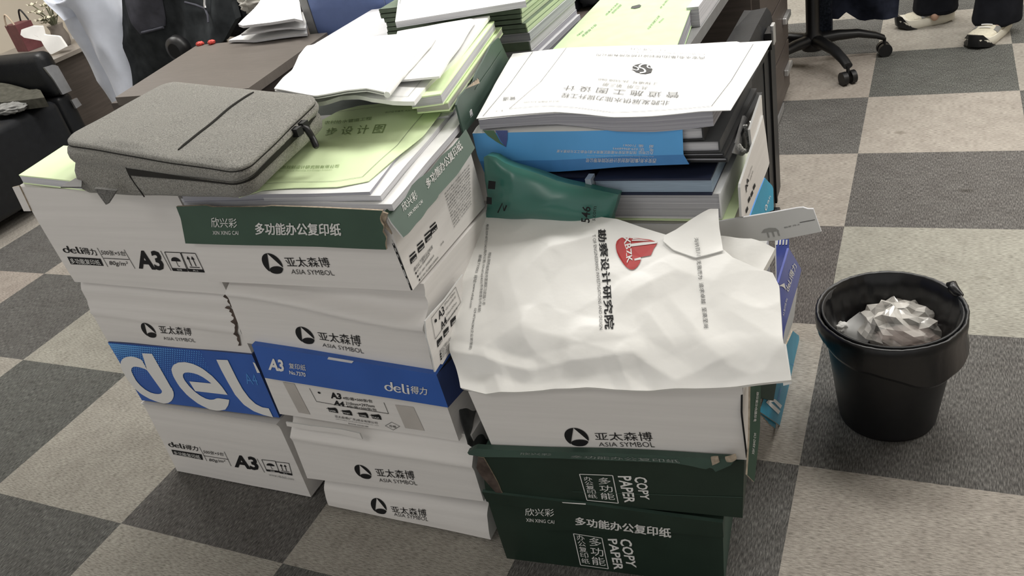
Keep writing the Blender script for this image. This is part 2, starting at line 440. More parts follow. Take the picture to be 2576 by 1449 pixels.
def deli_print(b, surf, T):
    delword(b, surf, T['w'], INK)
    b.text('得力', surf, T['cj'], INK, 0.01)
    b.fillq(surf, T['band'], INK); b.text('多功能复印纸', surf, T['bandt'], INKW, 0.012, off=0.002)
    for p, q in T['div']: b.line(surf, p, q, 0.0014, INK)
    b.text('500张×5包', surf, T['t1'], INK); b.text('80g/m²', surf, T['t2'], INK)
    b.text('A3', surf, T['a3'], INK, 0.035)
    umbrella_icon(b, surf, T['i1']); arrows_icon(b, surf, T['i2'])

LG = 'copy paper cartons of the front left stack'; MG = 'copy paper cartons of the middle stack'; RG = 'copy paper cartons under the white plastic bag'
# ---- left stack
sL1 = front(LY, wob(1, .0016, 9, 9, 7))
b = carton(sL1, [(42, 470), (445, 488), (575, 742), (188, 709)], 0.31)
deli_print(b, sL1, dict(w=[(155, 616), (203, 621), (212, 639), (163, 635)], cj=[(205, 622), (238, 626), (247, 643), (213, 639)],
    band=[(170, 645), (253, 650.5), (261, 668.7), (179.5, 664)], bandt=[(176, 648), (250, 653), (256, 666), (182, 662)],
    div=[((245, 623), (272, 671)), ((261, 649), (326, 652)), ((313, 627), (341, 675)), ((405, 630), (432, 680))],
    t1=[(253, 627), (315.5, 631.5), (318, 643), (257, 641)], t2=[(274.7, 656), (322, 657), (323.6, 672), (277, 669)],
    a3=[(338.6, 629), (402.5, 630), (417.5, 680), (351, 675)],
    i1=[(415, 633), (454, 635), (473, 682), (436.5, 679.6)], i2=[(455.5, 635), (492, 637), (515, 684), (476, 682)]))
L1 = b.build('paper_carton', label='tall white A3 paper carton under the grey laptop bag, top of the left stack', cat='carton', group=LG)
k = MB(); g = spatch(sL1, [(33, 470), (50, 466)], [(50, 466), (80, 530)], [(62, 530), (80, 530)], [(33, 470), (62, 530)], 4, 8, .003)
k.sheet(g, V((0, .003, 0)), WHITE, KRAFT); k.build('torn_corner', L1)
def ridge2(p):
    return -.018 * smooth(.553, .59, p.z) - .004 * smooth(.515, .525, p.z) + .004 * math.exp(-((p.z - .49 + .03 * (p.x - .75)) / .006) ** 2)
sL2 = front(LY + .004, wob(2, .003, 7, 7, 12, ridge2))
b = carton(sL2, [(189, 711), (566, 743), (634, 889), (271, 858)], 0.305)
asia(b, sL2, (376, 829.6), .0205, [(398.5, 817.6), (479.6, 824.6), (483.8, 844), (407, 837)], [(411, 845.5), (489.4, 851), (493.5, 860.3), (415.3, 852.5)])
L2 = b.build('paper_carton', label='creased white carton torn at its right edge, second in the left stack', cat='carton', group=LG)
k = MB()
for top, bot in (((565, 745), (598, 795)), ((572, 772), (604, 812)), ((594, 800), (608, 868))):
    zig = [(top[0] + (bot[0] - top[0]) * t - (6 + 9 * random.Random(int(top[0]) + i).random()) * (1 if i % 2 else .3), top[1] + (bot[1] - top[1]) * t) for i, t in enumerate([j / 9 for j in range(10)])]
    g = spatch(sL2, [zig[0], (top[0] + 2, top[1])], [(top[0] + 2, top[1]), bot], [zig[-1], bot], zig, 2, 18, .0022); k.grid(g, BROWN, False)
k.build('torn_edge', L2)
sL3 = front(LY, wob(3, .001, 8, 8, 6))
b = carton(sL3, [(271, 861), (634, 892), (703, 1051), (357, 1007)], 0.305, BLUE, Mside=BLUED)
qd = [(271, 861), (634, 892), (703, 1051), (357, 1007)]
rnd = random.Random(4)
cv, cf = [], []
for i in range(17):
    for j in range(40):
        x = .012 + .0165 * j + (.008 if i % 2 else 0); y = .975 - .034 * i
        r = .0088 * (1.25 - x * 1.15) * (1.2 - i / 17)
        if x > .74 or r < .0018: continue
        o_ = len(cv); cv += [(x + r * .85 * math.cos(a * math.pi / 4), y + r * 1.5 * math.sin(a * math.pi / 4)) for a in range(8)]; cf.append(tuple(range(o_, o_ + 8)))
DOTB = mat('sky_blue_dots', (0.10, 0.33, 0.72), 0.4, 0.4, var=.03)
b.poly(cv, cf, sL3, qd, DOTB, .0014)
def loop(outer, inner=None):
    f = lambda L: [sL3(250 + x / 3.677, 840 + y / 3.677, .0016) for x, y in L]
    if inner is None: b.add(f(outer), [tuple(range(len(outer)))], INKW); return
    A = resample(f(outer), 40); B = resample(f(inner), 40)
    b.add(A + B, [(i, i + 1, 42 + i, 41 + i) for i in range(40)], INKW)
loop([(400, 240), (370, 222), (330, 208), (290, 204), (250, 210), (218, 228), (201, 258), (202, 295), (218, 340), (262, 415), (325, 495), (395, 556), (470, 598), (540, 625), (600, 640), (645, 634), (675, 612), (692, 575), (690, 540), (672, 495)],
     [(452, 335), (425, 318), (385, 305), (345, 298), (318, 300), (302, 315), (300, 335), (305, 352), (318, 380), (345, 430), (385, 475), (430, 512), (475, 537), (515, 549), (548, 552), (572, 548), (582, 538), (585, 528), (580, 510), (568, 490)])
loop([(400, 175), (490, 180), (690, 535), (660, 560), (585, 525), (450, 335)])
loop([(1190, 560), (1130, 475), (1050, 390), (960, 318), (880, 277), (800, 256), (735, 260), (685, 285), (668, 330), (690, 395), (740, 480), (820, 570), (920, 645), (1020, 693), (1100, 708), (1170, 695), (1200, 650), (1205, 605)],
     [(1040, 455), (1010, 430), (960, 395), (915, 372), (870, 358), (830, 352), (795, 354), (778, 368), (775, 390), (795, 430), (835, 480), (885, 530), (940, 570), (990, 595), (1030, 605), (1065, 602), (1085, 592), (1105, 590)])
loop([(835, 435), (1040, 455), (1190, 560), (890, 525)])
loop([(1085, 235), (1130, 330), (1190, 440), (1260, 560), (1340, 650), (1430, 710), (1520, 745), (1610, 768)], [(1190, 238), (1230, 320), (1280, 420), (1330, 510), (1390, 590), (1450, 645), (1510, 675), (1570, 685)])
b.fillq(sL3, [(637, 910), (642, 912), (655, 937), (648, 937)], INKW)
b.text('A4', sL3, [(612, 938), (642, 941), (652, 968), (622, 965)], BLUEL, 0.0, off=.0007)
L3 = b.build('paper_carton', label='royal blue carton with huge white letters, third in the left stack', cat='carton', group=LG)
sL4 = front(LY, wob(4, .0015, 8, 8, 7, lambda p: .006 * smooth(.222, .238, p.z)))
b = carton(sL4, [(358, 1010), (699, 1063), (783, 1250), (445, 1185)], 0.30)
deli_print(b, sL4, dict(w=[(419, 1109), (462, 1117), (466, 1130), (427, 1124)], cj=[(465, 1118), (497.5, 1123), (499, 1135), (468, 1130)],
    band=[(431, 1131), (507, 1143), (511, 1157), (436, 1143)], bandt=[(436, 1134), (503, 1144.5), (506, 1154.5), (440, 1142)],
    div=[((501.5, 1124), (520.6, 1159.5)), ((512, 1146), (575, 1155.5)), ((564, 1136), (582, 1172)), ((647, 1153), (666, 1188))],
    t1=[(511, 1131), (563, 1139), (563, 1147), (512.5, 1140.5)], t2=[(526, 1153), (567, 1157), (567, 1166), (527, 1162)],
    a3=[(587, 1143), (644, 1149), (654, 1184), (591, 1174.5)],
    i1=[(659, 1155.5), (693, 1159.5), (703, 1188), (671.5, 1184)], i2=[(693, 1161), (727, 1165), (735.5, 1195), (704, 1189.5)]))
b.text('www.nbdeli.com', sL4, [(676, 1190), (739, 1202), (740, 1208), (677, 1196)], INKL, -.005)
b.build('paper_carton', label='white A3 paper carton standing on the carpet, bottom of the left stack', cat='carton', group=LG)

# ---- middle stack
sM1 = front(MY, wob(5, .001, 6, 6, 6))
b = carton(sM1, [(458, 528), (972, 545), (1037, 732), (525, 708)], 0.30)
asia(b, sM1, (686.3, 662.8), .0225, [(714, 645.7), (824, 647), (833.7, 672), (725, 670)], [(733, 676.4), (836.4, 679.7), (843, 692.4), (734.5, 688)])
sS1 = side_surf(b)
ic = [(1039, 653.6), (1058, 626), (1076.6, 601), (1090.4, 580)]
for n, (u, v) in enumerate(ic):
    b.fillq(sS1, [(u - 9, v - 2), (u + 7, v - 17), (u + 9, v - 4), (u - 6, v + 11)], INK)
    b.text(('LASER', 'INKJET', 'COPIER', 'FAX')[n], sS1, [(u - 6, v + 2), (u + 6, v - 9), (u + 7, v - 4), (u - 5, v + 7)], INKW, 0.01, off=.002)
    b.line(sS1, (u - 10, v - 8), (u + 4, v - 21), .003, INK)
b.text('通过以下国际认证标准', sS1, [(1039, 675), (1086, 615), (1088, 624.6), (1041, 684)], INK)
for n, t in enumerate(('● ISO 9001 质量管理体系', '● ISO 14001 环境管理体系', '● ISO 45001 职业健康安全管理体系')):
    d = n * 8.3
    b.text(t, sS1, [(1043 + d * .55, 685 + d), (1080 + d * .9 + n * 3, 635 + d * .9 - n * 3), (1081 + d * .9 + n * 3, 640 + d * .9 - n * 3), (1045 + d * .55, 692 + d)], INK, -.004)
for n in range(13):
    t = ('亚太森博(广东)纸业有限公司', '地址:广东省江门市新会区双水镇', '电话:0750-6563888', '产品标准:GB/T 24988', '质量等级:优等品 规格:A3 A4', '请存放于干燥通风处')[n % 6]
    u, v = 1117 + n * 1.9, 487 + n * 6.9
    b.text(t, sS1, [(u, v), (u + 62 - n * 1.5, v - 74 + n * 1.2), (u + 63 - n * 1.5, v - 70 + n * 1.2), (u + 1, v + 4.6)], INKG, -.006)
b.text('合格', sS1, [(1106, 615), (1115, 604), (1116, 609), (1107, 620)], INKG)
b.line(sM1, (989, 612), (1037, 729), .004, INK); b.line(sM1, (986, 604), (1036, 729), .0015, WHITE2)
M1 = b.build('paper_carton', label='white carton with a dark green lid band and triangle emblem, top of the middle stack', cat='carton', group=MG)
lid = MB(); sLid = front(MY - .012, wob(6, .0012, 9, 9, 9))
rr = random.Random(9)
rag = [(962, 530), (955, 548), (958, 560), (966, 570), (962, 582), (972, 598), (969, 612), (972, 628)]
g = spatch(sLid, [(443, 520), (520, 517), (530, 521), (600, 521), (668, 520), (680, 518), (820, 523), (962, 530)], rag, [(467, 612), (620, 617), (800, 621), (972, 628)], [(443, 520), (455, 550), (463, 590), (467, 612)], 60, 18)
lid.sheet(g, V((0, .004, 0)), GREEN, KRAFT, WHITE2)
lid.text('欣兴彩', sLid, [(531, 546), (596, 549), (597.7, 572.5), (534, 571)], INKW, 0.004)
lid.text('XIN XING CAI', sLid, [(536.5, 579.6), (600, 580), (601, 590), (537, 589)], INKW, 0.0)
lid.text('多功能办公复印纸', sLid, [(641, 560), (857, 561), (860, 592.7), (643.7, 590)], INKW, 0.024)
lid.build('lid_front_flap', M1, label='dark green front flap with white characters')
lid = MB(); sLr = three(P(968, 535, y=MY), P(1015, 597, x=1.462), P(1172, 325, x=1.44))
g = spatch(sLr, [(968, 530), (990, 512), (1010, 492), (1050, 452), (1080, 430), (1110, 392), (1140, 366), (1172, 325)], [(1172, 325), (1180, 340), (1195, 372)],
           [(1015, 597), (1030, 585), (1048, 562), (1062, 548), (1075, 527), (1100, 500), (1104, 490), (1150, 440), (1195, 372)], [(968, 530), (985, 560), (1015, 597)], 40, 12)
lid.sheet(g, -sLr.n * .003, GREEN, WHITE2, WHITE2)
lid.text('欣兴彩', sLr, [(1008, 515), (1043, 478), (1051, 499.5), (1015, 533.7)], INKW, 0.004)
lid.text('XIN XING CAI', sLr, [(1024.7, 540), (1060.4, 502.6), (1063, 510), (1027, 548)], INKW, 0.0)
lid.text('多功能办公复印纸', sLr, [(1068, 456), (1155, 353.5), (1164.5, 373.7), (1076, 476)], INKW, 0.024)
lid.build('lid_side_flap', M1, label='dark green side flap with a torn lower edge')
k = MB(); g = spatch(front(MY - .004), [(952, 530), (975, 538)], [(975, 538), (968, 560), (985, 590)], [(966, 572), (985, 590)], [(952, 530), (954, 550), (966, 572)], 6, 10)
k.sheet(g, V((0, .003, 0)), KRAFT); k.build('torn_corner', M1)

def ridge_m2(p):
    top = .613 - (p.x - .99) * .0
    edge = .598 - .085 * smooth(1.0, 1.43, p.x) * .55
    return -.030 * smooth(edge - .004, edge + .03, p.z) + .005 * math.exp(-((p.z - edge) / .008) ** 2) + .004 * math.exp(-((p.z - .60) / .006) ** 2) * smooth(1.28, 1.36, p.x)
sM2 = front(MY, wob(7, .0015, 5, 5, 6, ridge_m2))
b = carton(sM2, [(561, 713), (1045, 738), (1092, 938), (618, 862)], 0.30, nu=48, nv=30)
asia(b, sM2, (767, 844.2), .021, [(797, 834.7), (905.8, 842.8), (910, 871.4), (805, 855)], [(810.6, 863), (912.6, 876.8), (916.7, 888.5), (812, 871.4)])
b.fillq(sM2, [(826, 896), (846, 899), (848, 902), (828, 899)], WHITE2, .0016)
M2 = b.build('paper_carton', label='white carton with a sloping crushed top edge above the blue-lidded one, middle stack', cat='carton', group=MG)
sF = three(P(1070, 808, x=1.452), P(1095, 936, x=1.452), P(1165, 690, x=1.452))
k = MB(); g = spatch(sF, [(1070, 808), (1085, 790), (1120, 752), (1165, 690)], [(1165, 690), (1160, 760), (1140, 880)], [(1095, 936), (1108, 915), (1113, 917), (1128, 892), (1140, 880)], [(1070, 808), (1074, 850), (1088, 900), (1095, 936)], 20, 20)
k.sheet(g, V((-.003, 0, 0)), WHITE, WHITE2)
k.frame(sF, [(1084, 800), (1145, 722), (1158, 760), (1094, 853)], .001, INKG)
for (t, q) in (('A3', [(1100, 786), (1114, 768), (1118, 788), (1104, 805)]), ('A4', [(1106, 814), (1120, 795), (1124, 812), (1110, 830)]),
               ('297mm×420mm', [(1116, 765), (1143, 731), (1144, 737), (1117, 771)]), ('4包×500张/包', [(1119, 777), (1145, 742), (1146, 748), (1120, 783)]),
               ('210mm×297mm', [(1121, 791), (1147, 757), (1148, 763), (1122, 797)]), ('8包×500张/包', [(1124, 804), (1149, 770), (1150, 776), (1125, 810)])):
    k.text(t, sF, q, INK, .015 if t[0] == 'A' else -.002)
k.text('●', sF, [(1091, 806), (1096, 800), (1099, 807), (1094, 813)], INK)
for n, (u, v) in enumerate(((1105, 862), (1121, 838), (1139, 811))):
    k.fillq(sF, [(u - 7, v - 5), (u + 6, v - 18), (u + 7, v - 4), (u - 5, v + 12)], INK); k.text(('LASER', 'INKJET', 'COPIER')[n], sF, [(u - 5, v + 2), (u + 5, v - 9), (u + 6, v - 4), (u - 4, v + 7)], INKW, .01, off=.002)
k.text('通过以下国际认证标准', sF, [(1104, 882), (1136, 842), (1137, 848), (1106, 889)], INK, -.004)
for n, t in enumerate(('● ISO 9001', '● ISO 14001', '● ISO 45001')):
    k.text(t, sF, [(1105 + n, 890 + n * 6), (1128 - n, 862 + n * 7), (1129 - n, 867 + n * 7), (1106 + n, 895 + n * 6)], INK, -.004)
k.build('side_flap', M2, label='printed side flap hanging open')

sM3 = front(MY, wob(8, .0015, 6, 6, 6))
b = carton(sM3, [(640, 886), (1103, 962), (1155, 1110), (704, 1041)], 0.30)
b.frame(sM3, [(779, 976), (797, 1009), (978, 1040), (966, 1012)], .0011, INK, closed=False)
for (t, q, w) in (('●', [(799, 984), (806, 985), (808, 990), (801, 989)], 0), ('A3', [(830, 985), (857.6, 989), (861, 1004), (834, 1001)], .035), ('A4', [(840, 1005), (865.7, 1009.5), (868, 1021.7), (841, 1017.7)], .035),
                  ('4包/箱×500张/包', [(863, 996), (936.4, 1005), (938, 1012.8), (863.5, 1003.5)], .008), ('210mm×297mm', [(870.6, 1009.5), (942, 1017.7), (943, 1024.5), (871, 1016)], .008),
                  ('8包/箱×500张/包', [(873, 1017.7), (947, 1027), (948.7, 1033.4), (874.4, 1023.6)], .008), ('亚太森博(广东)纸业有限公司', [(842.6, 1042.7), (950, 1060), (951, 1066.5), (844, 1049.5)], .004),
                  ('ASIA SYMBOL (GUANGDONG) PAPER CO., LTD', [(845, 1051.5), (953, 1068.5), (954, 1071), (846, 1054)], -.006), ('服务热线 4008-800-888', [(877, 1062), (927, 1070), (927.5, 1073.5), (877.5, 1065)], .006),
                  ('合格', [(979, 1067), (997, 1070), (998, 1076), (980, 1073)], 0)):
    b.text(t, sM3, q, INK, w)
b.frame(sM3, [(986, 1061), (1006, 1071.5), (990, 1080.5), (970, 1070)], .0009, INKG)
for n, (u, v) in enumerate(((838, 1031), (874, 1037), (914.7, 1043), (947, 1048))):
    b.poly([(0, 0), (1, 0), (1, .7), (.85, 1), (.15, .75), (0, .8)], [tuple(range(6))], sM3, [(u - 14, v - 10), (u + 10, v - 6), (u + 14, v + 7), (u - 9, v + 3)], INK)
    b.text(('LASER', 'INKJET', 'COPIER', 'FAX')[n], sM3, [(u - 9, v - 3), (u + 8, v), (u + 10, v + 4), (u - 7, v + 1)], INKW, .01, off=.002)
    b.line(sM3, (u - 16, v - 5), (u - 9, v - 3.5), .0012, INK)
TAPE = mat('worn_clear_tape', (0.46, 0.43, 0.40), 0.35, 0.4, var=0.08, scale=8)
b.fillq(sM3, [(712, 960), (741, 965), (781, 1042), (752, 1037)], TAPE); b.fillq(sM3, [(994, 1018), (1040, 1024), (1068, 1083), (1020, 1076)], TAPE)
M3 = b.build('paper_carton', label='white carton with strips of clear tape under a royal blue lid, middle stack', cat='carton', group=MG)
lid = MB(); sL = front(MY - .012, wob(9, .001, 6, 6, 6))
g = qgrid(sL, [(633, 867), (1098, 943), (1127, 1026), (666, 950)], 40, 12)
lid.grid(g, BLUE, flip=True)
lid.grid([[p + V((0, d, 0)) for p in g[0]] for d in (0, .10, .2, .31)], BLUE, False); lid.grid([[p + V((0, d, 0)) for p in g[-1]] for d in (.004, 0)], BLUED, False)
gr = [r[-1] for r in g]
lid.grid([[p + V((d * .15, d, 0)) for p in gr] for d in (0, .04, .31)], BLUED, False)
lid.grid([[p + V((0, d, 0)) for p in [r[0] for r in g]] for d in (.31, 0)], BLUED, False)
lid.text('A3', sL, [(678, 900), (712, 904), (717, 934.7), (676.7, 929)], INKW, .035)
lid.text('复印纸', sL, [(727, 911.6), (769, 917), (770.5, 932), (729, 925.7)], INKW, .01)
lid.text('No.7370', sL, [(728.4, 930.6), (769, 936.6), (770, 947.5), (729.7, 940)], INKW, .02)
delword(lid, sL, [(966, 957), (1028, 967), (1031, 992), (970, 982)], INKW)
lid.text('得力', sL, [(1033, 970), (1075, 974), (1075, 994), (1034, 989)], INKW, .02)
lid.fillq(sL, [(827.6, 896.6), (891, 907), (886, 912.5), (824.6, 902.5)], PAPERG, .0016)
lid.build('lid', M3, label='royal blue lid')

sM4 = front(MY - .012, wob(10, .001, 6, 6, 8, lambda p: -.026 * smooth(.235, .275, p.z) + .004 * math.exp(-((p.z - .235) / .006) ** 2)))
b = carton(sM4, [(719, 1065), (1172, 1118), (1217, 1261), (773, 1203)], 0.31)
asia(b, sM4, (913.3, 1186.8), .0205, [(942, 1177.6), (1039.8, 1183.6), (1045, 1206.7), (950, 1197)], [(952.8, 1202.6), (1046.6, 1209.4), (1050.7, 1220), (955.5, 1210.7)])
M4 = b.build('paper_carton', label='white carton jutting forward over the lowest one, fourth in the middle stack', cat='carton', group=MG)
k = MB(); g = spatch(front(MY - .016, wob(11, .003, 9, 9, 9)), [(719, 1062), (780, 1072), (860, 1080), (905, 1090)], [(905, 1090), (912, 1104)], [(722, 1072), (780, 1082), (850, 1090), (912, 1104)], [(719, 1062), (722, 1072)], 24, 3)
k.sheet(g, V((0, .003, 0)), WHITE, WHITE2); k.build('torn_top_flap', M4)
def crush5(p): return -.060 * smooth(.055 + .03 * (p.x - 1.0), .125, p.z) - .010 * smooth(.02, .08, p.z) + .008 * math.sin(p.x * 22) * smooth(.07, .1, p.z)
sM5 = front(MY, wob(12, .0015, 6, 6, 6, crush5))
b = carton(sM5, [(797, 1206), (1208, 1262), (1235, 1357), (827, 1271)], 0.30)
asia(b, sM5, (951.6, 1275.7), .0205, [(979, 1275.7), (1067.7, 1286.6), (1073, 1303), (987.5, 1288)], [(990, 1289.3), (1075.9, 1303), (1077, 1311), (993, 1296)])
b.build('paper_carton', label='white carton crushed low on the carpet, bottom of the middle stack', cat='carton', group=MG)

# ---- right stack
sR1 = rfront(0, wob(13, .0012, 6, 6, 5))
b = carton(sR1, [(1178, 985), (1867, 972), (1882, 1157), (1240, 1127)], 0.30)
asia(b, sR1, (1450.8, 1099), .0215, [(1494.8, 1087.6), (1638, 1085.8), (1643.4, 1109), (1498.4, 1106)], [(1505.6, 1112), (1643.4, 1110.8), (1647.7, 1124), (1507.4, 1121.6)])
R1 = b.build('paper_carton', label='white open carton directly under the white plastic bag', cat='carton', group=RG)
k = MB(); a0, a1 = b.front[0][-1], b.front[-1][-1]
sRs = three(a0, a1, a0 + V((.028, .30, 0)))
g = spatch(sRs, [(1869, 972), (1905, 966)], [(1905, 966), (1898, 1060), (1888, 1156)], [(1882, 1157), (1888, 1156)], [(1869, 972), (1868, 1040), (1882, 1157)], 6, 14)
k.sheet(g, V((-.003, 0, 0)), WHITE, INK)
for (t, q) in (('通过以下国际认证标准', [(1896, 975), (1897, 968), (1885, 1090), (1884, 1097)]), ):
    k.text('亚太森博纸业', sRs, [(1898, 980), (1893, 1080), (1889, 1080), (1893, 980)], INK, .0)
k.build('side_flap', R1, label='printed side flap')
sR2 = rfront(.004, wob(14, .0015, 7, 7, 7))
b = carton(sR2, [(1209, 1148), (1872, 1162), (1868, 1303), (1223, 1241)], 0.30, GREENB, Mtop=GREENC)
def copy_print(b, s, cp, pp, fr, c1, c2, M=INKW):
    b.text('COPY', s, cp, M, .022); b.text('PAPER', s, pp, M, .022); b.frame(s, fr, .0017, M)
    b.text('多功能', s, c1, M, .002, vertical=True); b.text('办公复印纸', s, c2, M, -.002, vertical=True)
copy_print(b, sR2, [(1627, 1199), (1634.5, 1256), (1613, 1255), (1593, 1198.6)], [(1588, 1196.8), (1598.7, 1264.8), (1571.8, 1263), (1554, 1196.8)],
           [(1458, 1192.5), (1541.4, 1195.7), (1555.7, 1264.8), (1477, 1257.7)], [(1503.8, 1200), (1534, 1200), (1548.5, 1257.7), (1512.7, 1256)], [(1467, 1198), (1487.7, 1198.6), (1503.8, 1254), (1480.5, 1252)])
b.line(sR2, (1440, 1236), (1868, 1250), .0012, GREENC)
R2 = b.build('paper_carton', label='blackish green copy paper carton with a ripped upper left corner, middle of its stack', cat='carton', group=RG)
k = MB(); sR2t = three(sR2(1190, 1138, .012), sR2(1872, 1162, .012), sR2(1209, 1148, .002))
g = spatch(rfront(.014, wob(15, .002, 8, 8, 8)), [(1176, 1139), (1195, 1128), (1240, 1131), (1380, 1136), (1535, 1140), (1700, 1148), (1850, 1157)], [(1850, 1157), (1838, 1170), (1800, 1186)],
           [(1180, 1144), (1215, 1150), (1400, 1153), (1560, 1160), (1700, 1166), (1738, 1172), (1775, 1180), (1790, 1174), (1800, 1186)], [(1176, 1139), (1180, 1144)], 60, 6)
k.sheet(g, -RN * .012, GREENC, GREENC)
sR2l = rfront(.014, wob(15, .002, 8, 8, 8))
k.text('多功能办公复印纸', sR2l, [(1437.5, 1144), (1708, 1155), (1711.5, 1164), (1435.7, 1150.5)], INKD, .01)
k.text('欣兴彩', sR2l, [(1309, 1137), (1388, 1139), (1388, 1145), (1309, 1143)], INKD, -.005)
k.build('crushed_lid_edge', R2, label='worn green upper edge with faded characters')
k = MB(); g = spatch(rfront(.007), [(1203, 1150), (1216, 1152)], [(1216, 1152), (1238, 1190), (1252, 1215), (1262, 1240), (1278, 1250)], [(1262, 1256), (1278, 1250)], [(1203, 1150), (1198, 1178), (1212, 1200), (1232, 1222), (1262, 1256)], 5, 24)
k.sheet(g, -RN * .003, BROWN, KRAFT); k.build('ripped_corner', R2, label='ripped brown cardboard corner')
k = MB()
for q in ([(1788, 1152), (1806, 1151), (1810, 1164), (1792, 1171)], [(1824, 1150), (1850, 1143), (1853, 1154), (1828, 1163)]):
    g = qgrid(rfront(.018, wob(3, .006, 60, 60, 60)), q, 5, 4); k.sheet(g, -RN * .003, KRAFT)
k.build('torn_shred', R2, label='torn kraft shreds')
k = MB(); sRf = three(P(1894, 969, x=1.985), P(1898, 1213, x=1.985), P(1915, 960, x=1.995))
g = spatch(sRf, [(1888, 960), (1914, 955)], [(1914, 955), (1912, 1080), (1898, 1213)], [(1880, 1195), (1898, 1213)], [(1888, 960), (1886, 1100), (1880, 1195)], 4, 20)
k.sheet(g, V((-.003, .001, 0)), GREEN, KRAFT)
k.text('XIN XING CAI', sRf, [(1896, 1143), (1901, 1090), (1896, 1088), (1890, 1141)], INKW, .0)
k.text('多功能办公复印纸', sRf, [(1901, 1060), (1908, 985), (1902, 985), (1894, 1060)], INKW, .02)
k.build('standing_side_flap', R2, label='green lid flap standing up with white letters')
sR3 = rfront(0, wob(16, .001, 7, 7, 7))
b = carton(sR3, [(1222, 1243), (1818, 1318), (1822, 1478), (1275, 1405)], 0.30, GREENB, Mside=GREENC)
copy_print(b, sR3, [(1588, 1355), (1602, 1427), (1577, 1422.4), (1557.5, 1354.4)], [(1552, 1354.4), (1570, 1434), (1545, 1431), (1529, 1354.4)],
           [(1443, 1341.8), (1514.5, 1352.6), (1530.6, 1429.6), (1460.8, 1420.6)], [(1480.5, 1349), (1511, 1352.6), (1525, 1424), (1491, 1420.6)], [(1449, 1343.6), (1468.7, 1345.4), (1485, 1418.8), (1464.4, 1416)])
R3 = b.build('paper_carton', label='blackish green carton with a green lid flap, standing on the carpet', cat='carton', group=RG)
lid = MB(); sl3 = rfront(.010, wob(17, .001, 8, 8, 8))
g = spatch(sl3, [(1212, 1238), (1500, 1272), (1818, 1316)], [(1818, 1316), (1820, 1352)], [(1224, 1262), (1345, 1286), (1352, 1318), (1362, 1342), (1440, 1344), (1560, 1352), (1700, 1360), (1820, 1376)], [(1212, 1238), (1224, 1262)], 60, 8)
lid.sheet(g, -RN * .008, GREENB, GREENC)
lid.text('欣兴彩', sl3, [(1321, 1277.4), (1393.5, 1279), (1394.6, 1298.8), (1321.9, 1296)], INKW, .004)
lid.text('XIN XING CAI', sl3, [(1323, 1302.4), (1394.6, 1307.8), (1394.6, 1316.7), (1324.7, 1311)], INKW, .0)
lid.text('多功能办公复印纸', sl3, [(1446.5, 1298.8), (1688, 1327.5), (1689, 1351.8), (1448, 1319.6)], INKW, .024)
lid.fillq(sl3, [(1414, 1262), (1474, 1265), (1474, 1268), (1416, 1264)], INKW)
lid.build('lid_front_flap', R3, label='green lid flap with white characters')

# ================================================================= BOOKS AND PAPERS
def block(mb, g, th, Mtop, Mside):
    """paper block: top grid g, vertical thickness th (number or function of column share)"""
    mb.sheet(g, (lambda p: V((0, 0, -th))) if not callable(th) else th, Mtop, Mside, Mside)
def tquad(q, z, h=None, nu=24, nv=16):
    s = level(z, h); return s, qgrid(s, q, nu, nv)
def book(name, q, z, th, label, cat, group=None, cover=LIME, page=PGWHITE, cth=.0025, h=None, back=True, nu=24, nv=16):
    """a bound volume lying flat: px corners of its top (far-left, far-right, near-right, near-left) at height z"""
    s, g = tquad(q, z, h, nu, nv)
    b = MB(); ctr = g[nv // 2][nu // 2]
    ins = [[p.lerp(V((ctr.x, ctr.y, p.z)), .006) - V((0, 0, cth)) for p in r] for r in g]
    block(b, ins, th - 2 * cth, page, page)
    o = b.build(name, label=label, cat=cat, group=group)
    c = MB(); c.sheet(g, V((0, 0, -cth)), cover)
    c.build('front_cover', o)
    if back:
        c = MB(); c.sheet([[p - V((0, 0, th - cth)) for p in r] for r in g], V((0, 0, -cth)), cover); c.build('back_cover', o)
    return o, s

# green book on the left stack
book('bound_report', [(160, 366), (420, 392), (262, 463), (47, 440)], .836, .020, 'pale green report half under the left end of the grey laptop bag', 'book', cover=LIME, page=PGWHITE)
# documents on the middle stack
sD3, g = tquad([(770, 300), (1187, 276), (985, 512), (460, 508)], .790, wob(20, .003, 7, 7, 1))
b = MB(); block(b, g, .012, PAPER, PGWHITE); b.line(sD3, (1112, 425), (1120, 412), .001, INKG); b.line(sD3, (1040, 505), (1052, 492), .001, INKG)
b.build('drawing_set', label='lowest loose white drawings on the green lidded carton', cat='paper', group='drawing sets on the middle stack')
sD2, g = tquad([(770, 296), (1150, 262), (957, 492), (455, 500)], .800, wob(21, .003, 8, 8, 1))
b = MB(); block(b, g, .009, PAPER, PGWHITE)
b.build('drawing_set', label='white drawings directly under the pale green drawing set', cat='paper', group='drawing sets on the middle stack')
b = MB(); rnd = random.Random(3)
tops = [(1065, 250), (1085, 246), (1108, 250), (1118, 246), (1135, 262), (1150, 268)]
g = spatch(level(.803), tops, [(1150, 268), (1128, 290)], [(1075, 300), (1128, 290)], [(1065, 250), (1075, 300)], 12, 4)
b.sheet(g, V((0, 0, -.004)), PAPER, PAPERG); b.build('ragged_sheet', label='ragged white sheets at the far right corner behind the green drawing set', cat='paper')
hD1 = lambda p: .012 * smooth(1.36, 1.46, p.x) + .003 * noise.noise(V((p.x * 9, p.y * 9, 4)))
sD1 = level(.808, hD1)
b = MB(); sp, g = tquad([(770, 300), (1100, 262), (930, 482), (458, 494)], .806, wob(22, .002, 8, 8, 1)); block(b, g, .012, PAPER, PGGREY)
D1 = b.build('bound_drawing_set', label='pale green covered drawing set under the right end of the grey laptop bag', cat='book')
